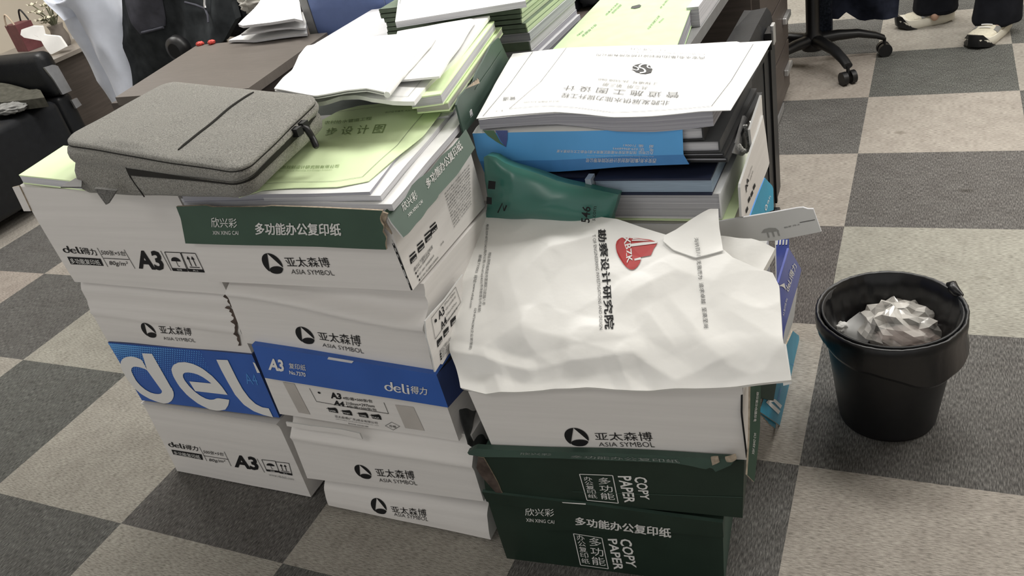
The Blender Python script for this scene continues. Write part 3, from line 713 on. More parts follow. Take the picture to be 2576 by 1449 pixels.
c = MB(); g = spatch(sD1, [(750, 315), (806, 304), (850, 279), (905, 265), (990, 256), (1123, 243)], [(1123, 243), (1107, 284), (1085, 315), (1066, 340), (1000, 395), (927, 455)], [(600, 496), (660, 478), (750, 472), (850, 470), (927, 455)], [(750, 315), (600, 496)], 36, 28)
c.sheet(g, V((0, 0, -.0012)), LIME)
c.text('步 设 计 图', sD1, [(823, 322), (972, 312), (962, 335), (818, 342)], INKGR, .0)
c.text('农村给水管道工程', sD1, [(818, 305), (936, 296), (934.7, 304), (815, 314)], INKGR, -.004)
c.text('设计证书编号: A261134481', sD1, [(970, 283.7), (1060, 275), (1059, 279.6), (969, 288)], INKGR, -.008)
c.text('水务规划设计研究院有限公司', sD1, [(700, 420), (854, 413), (851, 421), (698, 428)], INKGR, -.004)
c.text('Water Group Planning and Design Institute', sD1, [(700, 431), (836, 425), (835, 428), (699, 434)], INKGR, -.01)
c.frame(sD1, [(654, 464), (760, 458), (850, 456), (912, 446), (1000, 365), (1087, 259), (960, 268), (843, 283)], .0009, INKG, closed=False)
c.build('front_cover', D1, label='curling pale green cover')

# ---- back stack behind the middle one: a dark green carton of reports with loose sheets on top
PX = 1.42
b = MB(); b.box((.96, -2.46, .46), (1.33, -2.13, .775), WHITE2)
Pc = b.build('paper_carton', label='dark green carton packed with green reports, behind the middle stack', cat='carton')
k = MB(); sPg = Surf((1.42, -2.53, 0), (1, .21, 0), wob(23, .003, 8, 8, 8))
g = spatch(sPg, [(1147, 264), (1155, 243), (1168, 230), (1176, 219), (1190, 210), (1196, 190), (1199, 182), (1215, 155), (1222, 140), (1236, 112), (1257, 95)], [(1257, 95), (1290, 172)], [(1168, 338), (1215, 278), (1290, 172)], [(1147, 264), (1168, 338)], 40, 10)
k.sheet(g, V((-.004, 0, 0)), GREENC, GREENC); k.line(sPg, (1195, 225), (1262, 128), .002, GREEN); k.line(sPg, (1172, 310), (1272, 172), .0015, GREEN)
k.build('side_panel', Pc, label='dark green side panel torn along its top')
k = MB(); g = qgrid(Surf((1.428, -2.53, .82), (1, .21, .1)), [(1176, 222), (1203, 197), (1207, 209), (1170, 224)], 8, 3)
k.sheet(g, V((-.002, 0, 0)), KRAFT)
for i in range(7): k.line(Surf((1.429, -2.53, .82), (1, .21, .1)), (1173 + i * 4.5, 219 - i * 3.2), (1177 + i * 4.2, 210 - i * 2.2), .0018, INK)
k.build('torn_shred', Pc)
k = MB(); g = spatch(level(.800), [(800, 262), (860, 250), (1000, 252), (1105, 236)], [(1105, 236), (1080, 262)], [(800, 300), (880, 285), (960, 262), (1080, 262)], [(800, 262), (800, 300)], 14, 4)
k.sheet(g, V((0, 0, -.02)), mat('grey_green_board', (0.13, 0.155, 0.14), .6, .3)); k.build('inner_board', Pc)
GB = 'green reports packed in the dark green carton'
book('bound_report', [(1030, 95), (1250, 84), (1134, 262), (1050, 272)], .818, .016, 'green report lowest of three in the dark green carton', 'book', GB, LIME, PGGREEN)
book('bound_report', [(1030, 90), (1262, 68), (1126, 258), (1045, 266)], .838, .016, 'green report between the two others in the dark green carton', 'book', GB, LIME, PGCREAM)
book('bound_report', [(1000, 88), (1243, 53), (1108, 236), (1030, 247)], .862, .021, 'thick green report uppermost in the dark green carton', 'book', GB, LIME, PGWHITE)
b = MB(); sW = level(.872, lambda p: .004 * math.sin(p.x * 26))
g = spatch(sW, [(800, 122), (1000, 85), (1232, 42)], [(1232, 42), (1160, 130), (1083, 199), (1040, 250)], [(780, 255), (815, 250), (855, 239), (895, 242), (935, 252), (985, 254), (1040, 250)], [(800, 122), (780, 255)], 40, 20)
b.sheet(g, V((0, 0, -.008)), PAPER, PAPER, PAPERG); b.frame(sW, [(1062, 200), (1026, 241), (985, 244), (920, 240)], .0009, INKL, closed=False)
b.build('drawing_set', label='white framed drawings with a wavy near edge, above the green reports', cat='paper')
b = MB(); sW3 = level(.884, wob(25, .004, 8, 8, 1))
g = spatch(sW3, [(1000, 80), (1186, 46), (1196, 52)], [(1196, 52), (1165, 100), (1130, 150), (1105, 192)], [(960, 206), (1030, 200), (1105, 192)], [(1000, 80), (960, 206)], 18, 18)
b.sheet(g, V((0, 0, -.004)), PAPER, PAPER, PAPERG); b.build('folded_drawing', label='folded white sheet lying to the right of the bigger folded one', cat='paper')
b = MB(); sW2 = level(.898, lambda p: .003 * noise.noise(V((p.x * 8, p.y * 8, 2))))
g = spatch(sW2, [(752, 140), (772, 117), (792, 114), (801, 106), (863, 100), (1000, 94), (1086, 86)], [(1086, 86), (1072, 108), (1042, 138), (1015, 168), (985, 208), (966, 232)],
           [(690, 224), (740, 232), (792, 239), (870, 226), (920, 222), (966, 232)], [(752, 140), (734, 176), (712, 196), (690, 224)], 36, 24)
b.sheet(g, V((0, 0, -.0025)), PAPER, PAPER, PAPERG)
r = [row[-1] for row in g]; b.tube([p + V((.004, .001, -.006)) for p in r], .006, PAPER, 8)
g2 = [[p - V((0.004, -.004, .006)) for p in row] for row in g]; b.sheet(g2, V((0, 0, -.002)), PAPER, PAPER, PAPERG)
b.build('folded_drawing', label='big folded white drawing with a rolled right edge, topmost behind the laptop bag', cat='paper')

# ---- back stack behind the right one
SY = -2.5
sC = level(.79, lambda p: .0035 * math.sin((p.x - 1.45) * 15) * smooth(-2.15, -2.4, p.y))
b = MB()
g = spatch(level(.788, sC.h), [(1296, 136), (1425, 121), (1560, 116), (1700, 114), (1888, 106)], [(1888, 106), (1850, 180), (1792, 277)], [(1203, 301), (1300, 296), (1400, 289), (1470, 290), (1540, 294), (1640, 291), (1792, 279)], [(1296, 136), (1203, 301)], 40, 20)
x0, x1 = g[-1][0].x, g[-1][-1].x
block(b, g, lambda p: V((0, 0, -.019 - .010 * smooth(x0, x1, p.x))), PAPER, PGGREY)
S1 = b.build('bound_drawing_set', label='thick white drawing set with an upside-down title page, above the blue document bag', cat='book')
c = MB()
g = spatch(sC, [(1290, 135), (1425, 120), (1560, 115), (1700, 113), (1853, 104), (1857, 107), (1942, 102)], [(1942, 102), (1908, 165), (1878, 215), (1838, 280)], [(1198, 297), (1300, 292), (1400, 285), (1470, 287), (1540, 291), (1640, 287), (1760, 279), (1838, 280)], [(1290, 135), (1245, 208), (1198, 297)], 48, 24)
c.sheet(g, V((0, 0, -.0012)), PAPER)
for t, q, w in (('北跨发展供水能力提升工程', [(1682, 262), (1412, 250), (1416, 239), (1686, 250)], 0), ('管 道 施 工 图 设 计', [(1707, 243), (1416, 232), (1422, 220), (1711, 229)], 0),
                ('共三册  第三册', [(1627, 223), (1513.7, 218), (1519, 209.6), (1630.7, 214)], -.004), ('工程编号: 26-SS08-060', [(1651.7, 211), (1505, 206), (1506.7, 199), (1655, 204.4)], -.004),
                ('西安水务(集团)规划设计研究院有限公司', [(1772, 149), (1499.7, 142), (1503, 135), (1774, 141)], 0), ("Xi'an Water Group Planning and Design Research Institute Co.,Ltd", [(1774, 139), (1508, 130), (1510, 126.5), (1775.7, 134.5)], -.008),
                ('二〇二六年六月', [(1690, 131), (1587, 126), (1589, 120.5), (1690, 126)], -.004), ('管道', [(1297, 254), (1264, 255), (1266, 245), (1299, 246)], 0), ('设计证书编号 A161000', [(1408, 262), (1318, 264), (1319, 260), (1409, 258)], -.01), ('第 一 页', [(1266, 283), (1247, 283), (1248, 279), (1267, 279)], -.01)):
    c.text(t, sC, q, INKM if w == 0 else INKL, w)
LQ = [(1640, 187), (1590, 181), (1592, 159), (1642, 163)]
c.poly([(0, .45), (.16, .06), (.60, .0), (.97, .30), (1, .70), (.80, .97), (.34, 1.0), (.04, .78)], [tuple(range(8))], sC, LQ, INKG)
def curve2(pts, w, M=PAPER):
    for _ in range(3):
        out = [pts[0]]
        for a, d in zip(pts, pts[1:]): out += [(a[0] * .75 + d[0] * .25, a[1] * .75 + d[1] * .25), (a[0] * .25 + d[0] * .75, a[1] * .25 + d[1] * .75)]
        pts = out + [pts[-1]]
    v, f = stroke(pts, w); c.poly(v, f, sC, LQ, M, .002)
curve2([(.60, 1.02), (.30, .86), (.42, .52), (.66, .50), (.62, .18), (.30, -.02)], .10); curve2([(1.02, .72), (.72, .84), (.66, .52), (1.0, .36)], .075); curve2([(-.02, .38), (.24, .42), (.26, .14), (.10, .10)], .075)
c.frame(sC, [(1340, 132), (1285, 208), (1215, 293)], .0010, INKG, closed=False); c.frame(sC, [(1425, 121), (1360, 210), (1282, 277), (1380, 272), (1450, 274), (1540, 281), (1640, 275), (1790, 269), (1840, 205), (1895, 112)], .0010, INKG, closed=False)
c.build('title_page', S1, label='loose white title page')

b = MB(); sBl = Surf((0, SY, .73), (0, -1, .06), wob(27, .003, 6, 6, 6))
g = spatch(sBl, [(1188, 336), (1400, 331), (1560, 327), (1717, 325)], [(1717, 325), (1719, 388), (1734, 413)], [(1218, 434), (1400, 432), (1560, 420), (1734, 413)], [(1188, 336), (1200, 390), (1218, 434)], 40, 10)
SKYB = mat('bright_blue_print', (0.11, 0.40, 0.80), .4, .4, var=.06, scale=5)
b.grid(g, SKYB, flip=True, matf=lambda i, j: SKYB if i < .62 else mat('mid_blue_print', (0.065, 0.24, 0.55), .4, .4, var=.04))
tp = g[0]; b.grid([[p + V((0, d, .004 * (d > 0))) for p in tp] for d in (.33, .1, .02, 0)], PAPER, False, flip=True)
b.grid([[p + V((0, d, 0)) for p in g[-1]] for d in (0, .33)], BLUED, False, flip=True)
b.grid([[r[0] + V((0, d, 0)) for r in g] for d in (0, .33)], BLUED, False)
Bag = None
b.text('西安水务(集团)规划设计研究院有限公司', sBl, [(1650, 410), (1475, 407), (1477, 395), (1652, 397)], INKW, -.002)
b.text('办公地址: 陕西省西安市雁塔区雁南大道2号曲江文化创意大厦', sBl, [(1643, 389), (1400, 383), (1402, 376), (1644, 380)], INKW, 0)
b.text('电    话: 029-89668993', sBl, [(1643, 381), (1542, 376), (1543, 370), (1644, 373)], INKW, 0)
b.text('邮    编: 710061', sBl, [(1643, 372), (1568, 369), (1569, 362), (1644, 364)], INKW, 0)
b.text("Xi'an Water Group Planning and Design Research Institute Co.,Ltd", sBl, [(1645, 395), (1478, 392), (1478, 389), (1645, 392)], INKW, -.01)
LEAF = mat('leaf_print', (0.10, 0.19, 0.11), .4, .4); LEAF2 = mat('leaf_blue_print', (0.08, 0.11, 0.30), .4, .4)
b.poly([(0, 1), (.45, 1), (.70, .35), (.92, .05), (.55, .35), (.2, .7)], [(0, 1, 2, 3, 4, 5)], sBl, [(1215, 328), (1277, 328), (1277, 372), (1215, 372)], LEAF)
b.poly([(.50, 1), (1, 1), (.99, .5), (.93, .03), (.72, .4)], [(0, 1, 2, 3, 4)], sBl, [(1215, 328), (1277, 328), (1277, 372), (1215, 372)], LEAF2)
b.build('document_bag', label='bright blue paper document bag with white upside-down address lines', cat='bag')

CHAR = mat('charcoal_binding', (0.028, 0.029, 0.031), 0.5, 0.3, var=.08); CHAR2 = mat('slate_binding', (0.055, 0.057, 0.060), 0.5, 0.3, var=.06)
NAVY = mat('navy_binding', (0.020, 0.026, 0.055), 0.45, 0.35, var=.06)
def hardback(x0, x1, y0, y1, z0, z1, ct, M, page, label, group=None, yaw=0.0, name='hardback_book', spine=True):
    R = Matrix.Rotation(math.radians(yaw), 3, 'Z'); c0 = V((x1, y0, z0))
    o = thing(name, ((x0 + x1) / 2, (y0 + y1) / 2, z0), label, 'book', group)
    p = MB(); p.box((x0, y0 + .005, z0 + ct), (x1 - (.004 if spine else -.0), y1, z1 - ct), page, R, c0); p.build('pages', o)
    p = MB(); p.box((x0, y0, z0), (x1, y1, z0 + ct), M, R, c0); p.build('back_cover', o)
    p = MB(); p.box((x0, y0, z1 - ct), (x1, y1, z1), M, R, c0); p.build('front_cover', o)
    if spine:
        p = MB(); p.box((x1 - .003, y0, z0 + ct), (x1, y1, z1 - ct), M, R, c0); p.build('spine', o)
    return o
HG = 'dark bound reports slipped into the blue document bag'
hardback(1.80, 1.862, SY + .006, -2.21, .734, .758, .002, CHAR, PGWHITE, 'black bound report directly under the white drawing set, sticking out of the blue bag', HG, 2)
hardback(1.80, 1.888, SY + .006, -2.19, .7105, .7325, .002, CHAR2, PGWHITE, 'slate grey bound report, second down, sticking out of the blue bag', HG, 0)
hardback(1.80, 1.894, SY + .006, -2.2, .702, .7095, .0016, CHAR, PGWHITE, 'thin black bound report, third down in the blue bag', HG, -1)
hardback(1.80, 1.899, SY + .006, -2.2, .692, .7005, .0016, CHAR, PGWHITE, 'thin black bound report, lowest of those in the blue bag', HG, -2)
NG = 'navy folders under the blue document bag'
hardback(1.44, 1.645, SY - .012, -2.2, .635, .676, .003, NAVY, BLUED, 'navy folder behind the green plastic parcel', NG, 0, 'document_folder')
o = hardback(1.662, 1.874, SY - .022, -2.2, .643, .676, .004, NAVY, mat('pale_blue_sheets', (0.33, 0.42, 0.52), .6, .2, var=.1, stretch=(1, 1, 90)), 'navy folder holding pale blue sheets, right of the green plastic parcel', NG, 0, 'document_folder', spine=False)
k = MB(); k.box((1.650, SY - .035, .640), (1.661, SY - .012, .682), mat('clear_clip_plastic', (.35, .40, .46), .25, .5)); k.build('clip', o)
hardback(1.60, 1.886, SY - .012, -2.2, .590, .6415, .0014, PAPER, PGWHITE, 'thick white volume with a blank white spine, under the navy folders', name='thick_volume')
hardback(1.60, 1.905, SY - .016, -2.2, .552, .589, .0014, LIME, PGCREAM, 'pale green covered volume just above the grey cardboard flap', name='thick_volume', spine=False)

# gift bag with a twisted rope handle, and the cartons of that stack
sG = Surf((1.903, 0, 0), (1, 0, 0), wob(31, .004, 9, 9, 9))
b = MB(); g = spatch(sG, [(1862, 330), (1876, 290), (1885, 300), (1893, 330)], [(1893, 330), (1892, 375)], [(1845, 385), (1870, 392), (1892, 375)], [(1862, 330), (1845, 385)], 12, 8)
b.sheet(g, V((-.004, 0, 0)), mat('silver_grey_paper', (0.22, .22, .22), .45, .4, var=.15))
gb = b.build('gift_bag', label='silver grey gift bag with a twisted rope handle, wedged beside the bound reports', cat='bag')
k = MB(); ROPE = mat('twisted_rope', (0.62, .62, .60), .8, .1, var=.3, scale=260)
pts = [sG(u, v, .006) for u, v in ((1868, 315), (1872, 335), (1879, 355), (1879, 372), (1871, 381), (1858, 378), (1850, 366))]
pts = resample(pts, 40)
for ph in (0, math.pi):
    k.tube([p + V((.0022 * math.cos(i * .9 + ph), 0, .0022 * math.sin(i * .9 + ph))) for i, p in enumerate(pts)], .0022, ROPE, 6)
k.build('rope_handle', gb)
XA = 1.925
b = MB(); b.box((1.50, -2.50, .452), (1.865, -2.30, .548), WHITE2)
A4 = b.build('paper_carton', label='white A4 carton with an open printed side, right of the bound reports', cat='carton')
k = MB(); sA = Surf((XA, 0, 0), (1, 0, 0), wob(32, .002, 8, 8, 8))
g = spatch(sA, [(1892, 374), (1908, 330), (1920, 290)], [(1920, 290), (1928, 345), (1935, 412), (1912, 470), (1884, 545)], [(1865, 545), (1884, 545)], [(1892, 374), (1862, 466), (1865, 545)], 12, 20)
k.sheet(g, V((-.004, 0, 0)), WHITE, WHITE2)
k.text('A4', sA, [(1872, 474), (1878, 447), (1883, 452), (1876, 486)], INK, .03)
for n, (u, v) in enumerate(((1877, 530), (1883, 504), (1890, 490), (1896, 472))): k.fillq(sA, [(u - 3, v - 2), (u + 2, v - 12), (u + 4, v - 4), (u - 1, v + 7)], INK)
k.text('210mm×297mm', sA, [(1880, 445), (1890, 415), (1892, 418), (1882, 448)], INK, -.004)
k.text('500张×8包', sA, [(1884, 452), (1892, 428), (1894, 431), (1886, 455)], INK, -.004)
k.build('side_panel', A4, label='printed white side panel')
k = MB(); g = spatch(Surf((XA - .004, 0, 0), (1, 0, 0)), [(1887, 326), (1902, 280), (1916, 239)], [(1916, 239), (1919, 292)], [(1892, 372), (1919, 292)], [(1887, 326), (1892, 372)], 6, 8)
k.sheet(g, V((-.004, 0, 0)), WHITE, WHITE2, INK); k.build('upper_flap', A4)
b = MB(); b.box((1.50, -2.50, .455), (1.912, -2.15, .4551), CYAN)
k = MB(); sCy = Surf((1.932, 0, 0), (1, 0, .15), wob(33, .0015, 9, 9, 9))
g = spatch(sCy, [(1888, 545), (1908, 490), (1925, 447)], [(1925, 447), (1945, 470), (1947, 528)], [(1890, 549), (1947, 528)], [(1888, 545), (1890, 549)], 8, 10)
k.sheet(g, V((-.012, 0, 0)), CYAN, BLUEL); k.text('Q', sCy, [(1923, 530), (1924, 514), (1930, 514), (1929, 530)], INKW, .02); k.text('得力', sCy, [(1928, 512), (1935, 492), (1939, 494), (1932, 514)], INKW, 0)
k.build('carton_flap', label='bright cyan carton flap standing up beside the white A4 panel', cat='carton flap')
b = MB(); sFl = three(P(1560, 566, y=-2.53), P(1820, 600, y=-2.545), P(2030, 520, y=-2.52), wob(34, .002, 8, 8, 8))
g = spatch(sFl, [(1556, 564), (1700, 566), (1815, 556), (1930, 537), (2019, 521), (2025, 526), (2046, 526)], [(2046, 526), (2056, 555), (2066, 583)], [(1556, 572), (1690, 612), (1820, 606), (1950, 606), (2000, 596), (2066, 583)], [(1556, 564), (1556, 572)], 40, 8)
b.sheet(g, V((0, .004, 0)), WHITE2, PAPERG)
b.line(sFl, (2012, 560), (2050, 553), .0012, INKG)
b.poly([(0, .55), (.2, .9), (.5, 1), (.85, .9), (1, .55)], [(0, 1, 2, 3, 4)], sFl, [(1912, 576), (1958, 571), (1962, 594), (1918, 599)], INKL)
for i in range(3): b.fillq(sFl, [(1928 + i * 13, 586 - i * 2), (1932 + i * 13, 585.5 - i * 2), (1936 + i * 13, 597 - i * 2), (1932 + i * 13, 598 - i * 2)], INKL)
b.text('怕湿 向上', sFl, [(1972, 571), (2013, 562), (2013, 566), (1972, 575)], INKG, 0)
b.build('cardboard_flap', label='long grey cardboard flap jutting out to the right behind the white bag', cat='carton flap')

XB = 1.97
b = MB(); b.box((1.52, -2.46, .235), (1.925, -2.30, .430), WHITE2)
Bc = b.build('paper_carton', label='royal blue A3 carton right of and behind the white bag', cat='carton')
k = MB(); sB = Surf((XB, 0, 0), (1, 0, 0), wob(35, .001, 9, 9, 9))
g = spatch(sB, [(1960, 712), (1985, 624)], [(1985, 624), (2016, 678), (2006, 722)], [(1966, 880), (1973, 830), (2006, 722)], [(1960, 712), (1963, 800), (1966, 880)], 12, 14)
k.sheet(g, V((-.004, 0, 0)), VIOLET, VIOLET)
k.text('deLi得力', sB, [(1971, 722), (1994, 660), (2003, 669), (1983, 737)], INKW, .015); k.text('A3 复印纸 80g', sB, [(1966, 792), (1975, 748), (1980, 752), (1971, 796)], INKW, 0)
k.fillq(sB, [(1958, 720), (1972, 712), (1976, 730), (1968, 720)], INKW)
k.build('side_panel', Bc, label='royal blue side panel with white letters')
k = MB(); sB2 = three(P(1985, 624, x=XB), P(1960, 712, x=XB), P(1952, 640, x=XB - .03))
g = spatch(sB2, [(1952, 603), (1985, 601)], [(1985, 601), (1985, 624), (1960, 712)], [(1954, 712), (1960, 712)], [(1952, 603), (1954, 712)], 6, 12)
k.sheet(g, V((-.002, 0, -.003)), VIOLET, INKW)
for i in range(4): k.fillq(sB2, [(1954 + i * 8, 604), (1958 + i * 8, 604), (1957 + i * 8, 616), (1953 + i * 8, 617)], INKW)
k.build('top_panel', Bc)
k = MB(); g = spatch(Surf((XB - .006, 0, 0), (1, 0, 0)), [(1972, 832), (2006, 724)], [(2006, 724), (1997, 805), (1974, 868)], [(1964, 890), (1974, 868)], [(1972, 832), (1964, 890)], 6, 6)
k.sheet(g, V((-.003, 0, 0)), WHITE2, KRAFT); k.build('lower_side', Bc)
XC = 1.945
b = MB(); b.box((1.52, -2.50, 0), (1.90, -2.28, .215), WHITE2)
Cc = b.build('paper_carton', label='cyan sided carton low on the carpet, right of the green copy paper cartons', cat='carton')
k = MB(); sCc = Surf((XC, 0, 0), (1, 0, 0), wob(36, .001, 9, 9, 9))
g = spatch(sCc, [(1950, 925), (1975, 875), (1995, 832)], [(1995, 832), (2012, 846), (2000, 920), (1968, 1074)], [(1911, 1035), (1968, 1074)], [(1950, 925), (1925, 990), (1911, 1035)], 14, 18)
k.sheet(g, V((-.003, 0, 0)), CYAN, KRAFT)
for q in ([(1926, 1012), (1932, 1006), (1962, 1034), (1957, 1042)], [(1943, 1008), (1949, 1004), (1966, 1020), (1962, 1028)], [(1932, 1006), (1949, 1004), (1953, 1009), (1938, 1012)]): k.fillq(sCc, q, INKW)
k.text('复印纸', sCc, [(1954, 1005), (1960, 975), (1965, 977), (1959, 1007)], BLUEL, 0); k.line(sCc, (1990, 915), (2000, 921), .001, BLUEL)
k.build('side_panel', Cc, label='cyan side panel with a white letter')
k = MB(); g = spatch(Surf((XC - .008, 0, 0), (1, 0, 0), wob(2, .004, 60, 60, 60)), [(1910, 1034), (1966, 1072)], [(1966, 1072), (1955, 1082), (1950, 1078)], [(1912, 1042), (1930, 1058), (1938, 1070), (1950, 1078)], [(1910, 1034), (1912, 1042)], 12, 3)
k.sheet(g, V((-.003, 0, 0)), CYAN, KRAFT); k.build('frayed_edge', Cc)
k = MB(); g = qgrid(Surf((XC + .010, 0, 0), (1, 0, 0)), [(1911, 955), (1955, 955), (1946, 1008), (1910, 1000)], 4, 4); k.sheet(g, V((-.012, 0, 0)), GREENB); k.build('green_flap', Cc, label='dark green flap')

# ---- between the stacks: grey plastic, blue corner
b = MB(); sGp = three(P(1150, 1010, y=-2.80), P(1215, 1110, y=-2.80), P(1190, 990, y=-2.74), wob(37, .008, 25, 25, 25))
g = spatch(sGp, [(1150, 1000), (1180, 990)], [(1180, 990), (1205, 1050), (1235, 1125)], [(1175, 1118), (1200, 1128), (1235, 1125)], [(1150, 1000), (1160, 1060), (1175, 1118)], 14, 24)
b.sheet(g, V((0, .004, 0)), mat('dark_grey_film', (0.10, .105, .105), .35, .5, var=.25, scale=30)); b.build('plastic_sack', label='crumpled dark grey plastic squeezed between the middle and right stacks', cat='plastic sack')
b = MB(); g = qgrid(three(P(1113, 930, y=-2.78), P(1160, 1010, y=-2.78), P(1135, 880, y=-2.70)), [(1112, 930), (1128, 915), (1157, 985), (1140, 1012)], 4, 6); b.sheet(g, V((0, .01, 0)), BLUED); b.build('carton_flap', label='navy carton flap folded out beside the royal blue lid', cat='carton flap')
b = MB(); g = qgrid(Surf((0, -2.70, 0), (0, -1, .4)), [(1124, 925), (1134, 885), (1150, 925), (1150, 950)], 3, 3); b.sheet(g, V((0, .01, 0)), LIME, PGGREEN); b.build('bound_report', label='corner of a pale green report showing left of the white bag', cat='book')

# ================================================================= BAGS
# white plastic bag on the right stack
a_, b_, c_ = P(1150, 890, z=.475), P(1985, 955, z=.51), P(1225, 545, z=.60)
CREASE = [((1390, 640), (1300, 735), .010, .045), ((1400, 640), (1530, 600), .006, .04), ((1290, 690), (1330, 830), .007, .05), ((1330, 830), (1200, 905), .008, .03), ((1330, 840), (1560, 900), .008, .04),
          ((1590, 755), (1700, 700), .007, .03), ((1590, 760), (1480, 880), .006, .04), ((1690, 760), (1790, 880), .004, .03), ((1640, 800), (1700, 880), .004, .02), ((1150, 895), (1330, 935), .010, .016), ((1330, 935), (1600, 900), .007, .02),
          ((1600, 900), (1700, 960), .008, .025), ((1700, 960), (1850, 900), .006, .03), ((1180, 720), (1240, 700), .004, .02), ((1860, 660), (1790, 740), .004, .03), ((1850, 800), (1960, 870), .003, .03), ((1450, 900), (1400, 970), .006, .02), ((1560, 910), (1590, 980), .006, .02), ((1230, 900), (1260, 985), .006, .02)]
CR = None
def bagh(p):
    r = .004 * noise.noise(p * 6) + .0025 * (1 - 2 * abs(noise.noise(p * 11 + V((3, 1, 7)))))
    for a, d, amp, w in CR:
        t = min(1, max(0, (p - a).dot(d) / d.length_squared)); q = (p - a - d * t).length
        r += .75 * amp * max(0, 1 - q / (1.25 * w)) ** 1.05 * (.35 + .65 * math.sin(math.pi * (.15 + .7 * t)))
    return r + .016 - .018 * smooth(-2.78, -2.86, p.y)
_s = three(a_, b_, c_); CR = [(_s.flat(*a), _s.flat(*b) - _s.flat(*a), amp, w) for a, b, amp, w in CREASE]
sW = three(a_, b_, c_, bagh)
FILM = mat('white_plastic_film', (0.80, 0.79, 0.76), 0.40, 0.45, var=.02, scale=5, bump=.22, bscale=26, coat=.12)
b = MB()
g = spatch(sW, [(1216, 553), (1233, 540), (1340, 547), (1477, 554), (1559, 565), (1620, 586), (1680, 604), (1740, 622), (1824, 641)], [(1824, 641), (1850, 665), (1913, 691), (1949, 702), (1965, 734), (1974, 863), (1990, 957)],
           [(1158, 975), (1220, 990), (1291, 985), (1477, 975), (1590, 983), (1691, 979), (1850, 972), (1990, 958)], [(1216, 553), (1195, 627), (1166, 734), (1142, 858), (1140, 890), (1150, 930), (1158, 975)], 170, 110)
b.sheet(g, V((0, .004, -.007)), FILM)
T = b
T.text('勘察设计研究院', sW, [(1533, 592), (1557.5, 845), (1534, 846.8), (1513, 594)], INK, .02)
T.text('T OF ENGINEERING INVESTIGATIONS AND DESIGN', sW, [(1508, 607), (1529, 848), (1521.8, 848.6), (1500, 608.6)], INKG, -.004)
T.text('海纳百川  无我而为  追求卓越  至高至尚', sW, [(1764, 614), (1790, 840), (1778, 840), (1753, 616)], INKG, .004)
T.text('地址:陕西省西安市莲湖区习武园八号', sW, [(1247, 648), (1233, 782), (1225, 781), (1239, 648)], INKG, 0)
T.text('电话:029-87321343(院办公室) 029-87343422(市场管理与开发部)', sW, [(1240, 578), (1222, 800), (1214, 799), (1232, 578)], INKG, 0)
T.text('029-87346280(企业管理部)', sW, [(1213, 790), (1199, 893), (1191, 892), (1205, 790)], INKG, 0)
T.text('邮编:710003  网址:www.xbzk.com', sW, [(1223, 654), (1201, 790), (1193, 789), (1215, 654)], INKG, 0)
def rp(px, M=INKR, off=.0014): T.add([sW(1540 + x / 6.825, 590 + y / 6.825, off) for x, y in px], [tuple(range(len(px)))], M)
rp([(390, 165), (340, 160), (290, 155), (215, 155), (170, 180), (135, 215), (118, 270), (118, 320), (135, 400), (170, 480), (240, 590), (300, 660), (350, 695), (395, 708), (440, 700), (490, 660), (530, 600), (550, 535), (440, 550), (432, 515), (405, 450), (385, 370), (378, 300), (380, 240)])
rp([(390, 165), (500, 165), (700, 190), (830, 240), (815, 280), (770, 345), (722, 465), (560, 490), (430, 520), (405, 450), (385, 370), (378, 300)])
rp([(378, 260), (600, 238), (800, 232), (830, 238), (820, 262), (600, 285), (378, 308)], INKW, .0022)
rp([(395, 192), (560, 202), (740, 222), (560, 216), (393, 212)], INKW, .0022); rp([(410, 170), (560, 186), (690, 205), (560, 196), (410, 184)], INKW, .0022)
rp([(436, 522), (548, 498), (556, 530), (444, 550)], INKW, .0022)
T.text('XBZK', sW, [(1593, 607), (1600, 673), (1586, 678), (1576, 610)], INKW, .02, off=.0024)
WB = b.build('plastic_bag', label='big white plastic bag with red and black print lying on the open carton', cat='bag')
k = MB(); sFp = Surf(sW.o + sW.n * .004, sW.n, lambda p: bagh(p) + .003 * noise.noise(p * 14))
g = spatch(sFp, [(1678, 607), (1706, 593), (1750, 565), (1791, 541), (1813, 541)], [(1813, 541), (1816, 590), (1825, 645)], [(1676, 622), (1700, 645), (1755, 668), (1825, 655)], [(1678, 607), (1676, 622)], 24, 16)
k.sheet(g, V((0, 0, -.002)), FILM); k.text('海纳百川', sFp, [(1764, 614), (1771, 660), (1760, 661), (1753, 616)], INKG, .004, off=.003); k.build('raised_flap', WB)
k = MB(); g = spatch(Surf(sW.o - sW.n * .006, sW.n, wob(40, .006, 20, 20, 20)), [(1700, 600), (1815, 594), (1890, 600), (1949, 622)], [(1949, 622), (1930, 660), (1913, 692)], [(1740, 660), (1830, 662), (1913, 700)], [(1700, 600), (1740, 660)], 24, 12)
k.sheet(g, V((0, 0, -.012)), FILM); k.build('rear_flap', WB)
b = MB(); g = qgrid(Surf(sW.o - sW.n * .016, sW.n), [(1960, 860), (1978, 866), (1991, 955), (1970, 960)], 4, 6); b.sheet(g, V((0, 0, -.008)), PAPER); b.build('paper_sheet', label='white paper edge peeping out at the right of the white plastic bag', cat='paper')
b = MB(); g = qgrid(Surf(sW.o - sW.n * .03, sW.n), [(1200, 582), (1215, 560), (1215, 600), (1196, 625)], 3, 4); b.sheet(g, V((0, 0, -.008)), PAPER); b.build('paper_sheet', label='white paper edge peeping out at the far left of the white plastic bag', cat='paper')
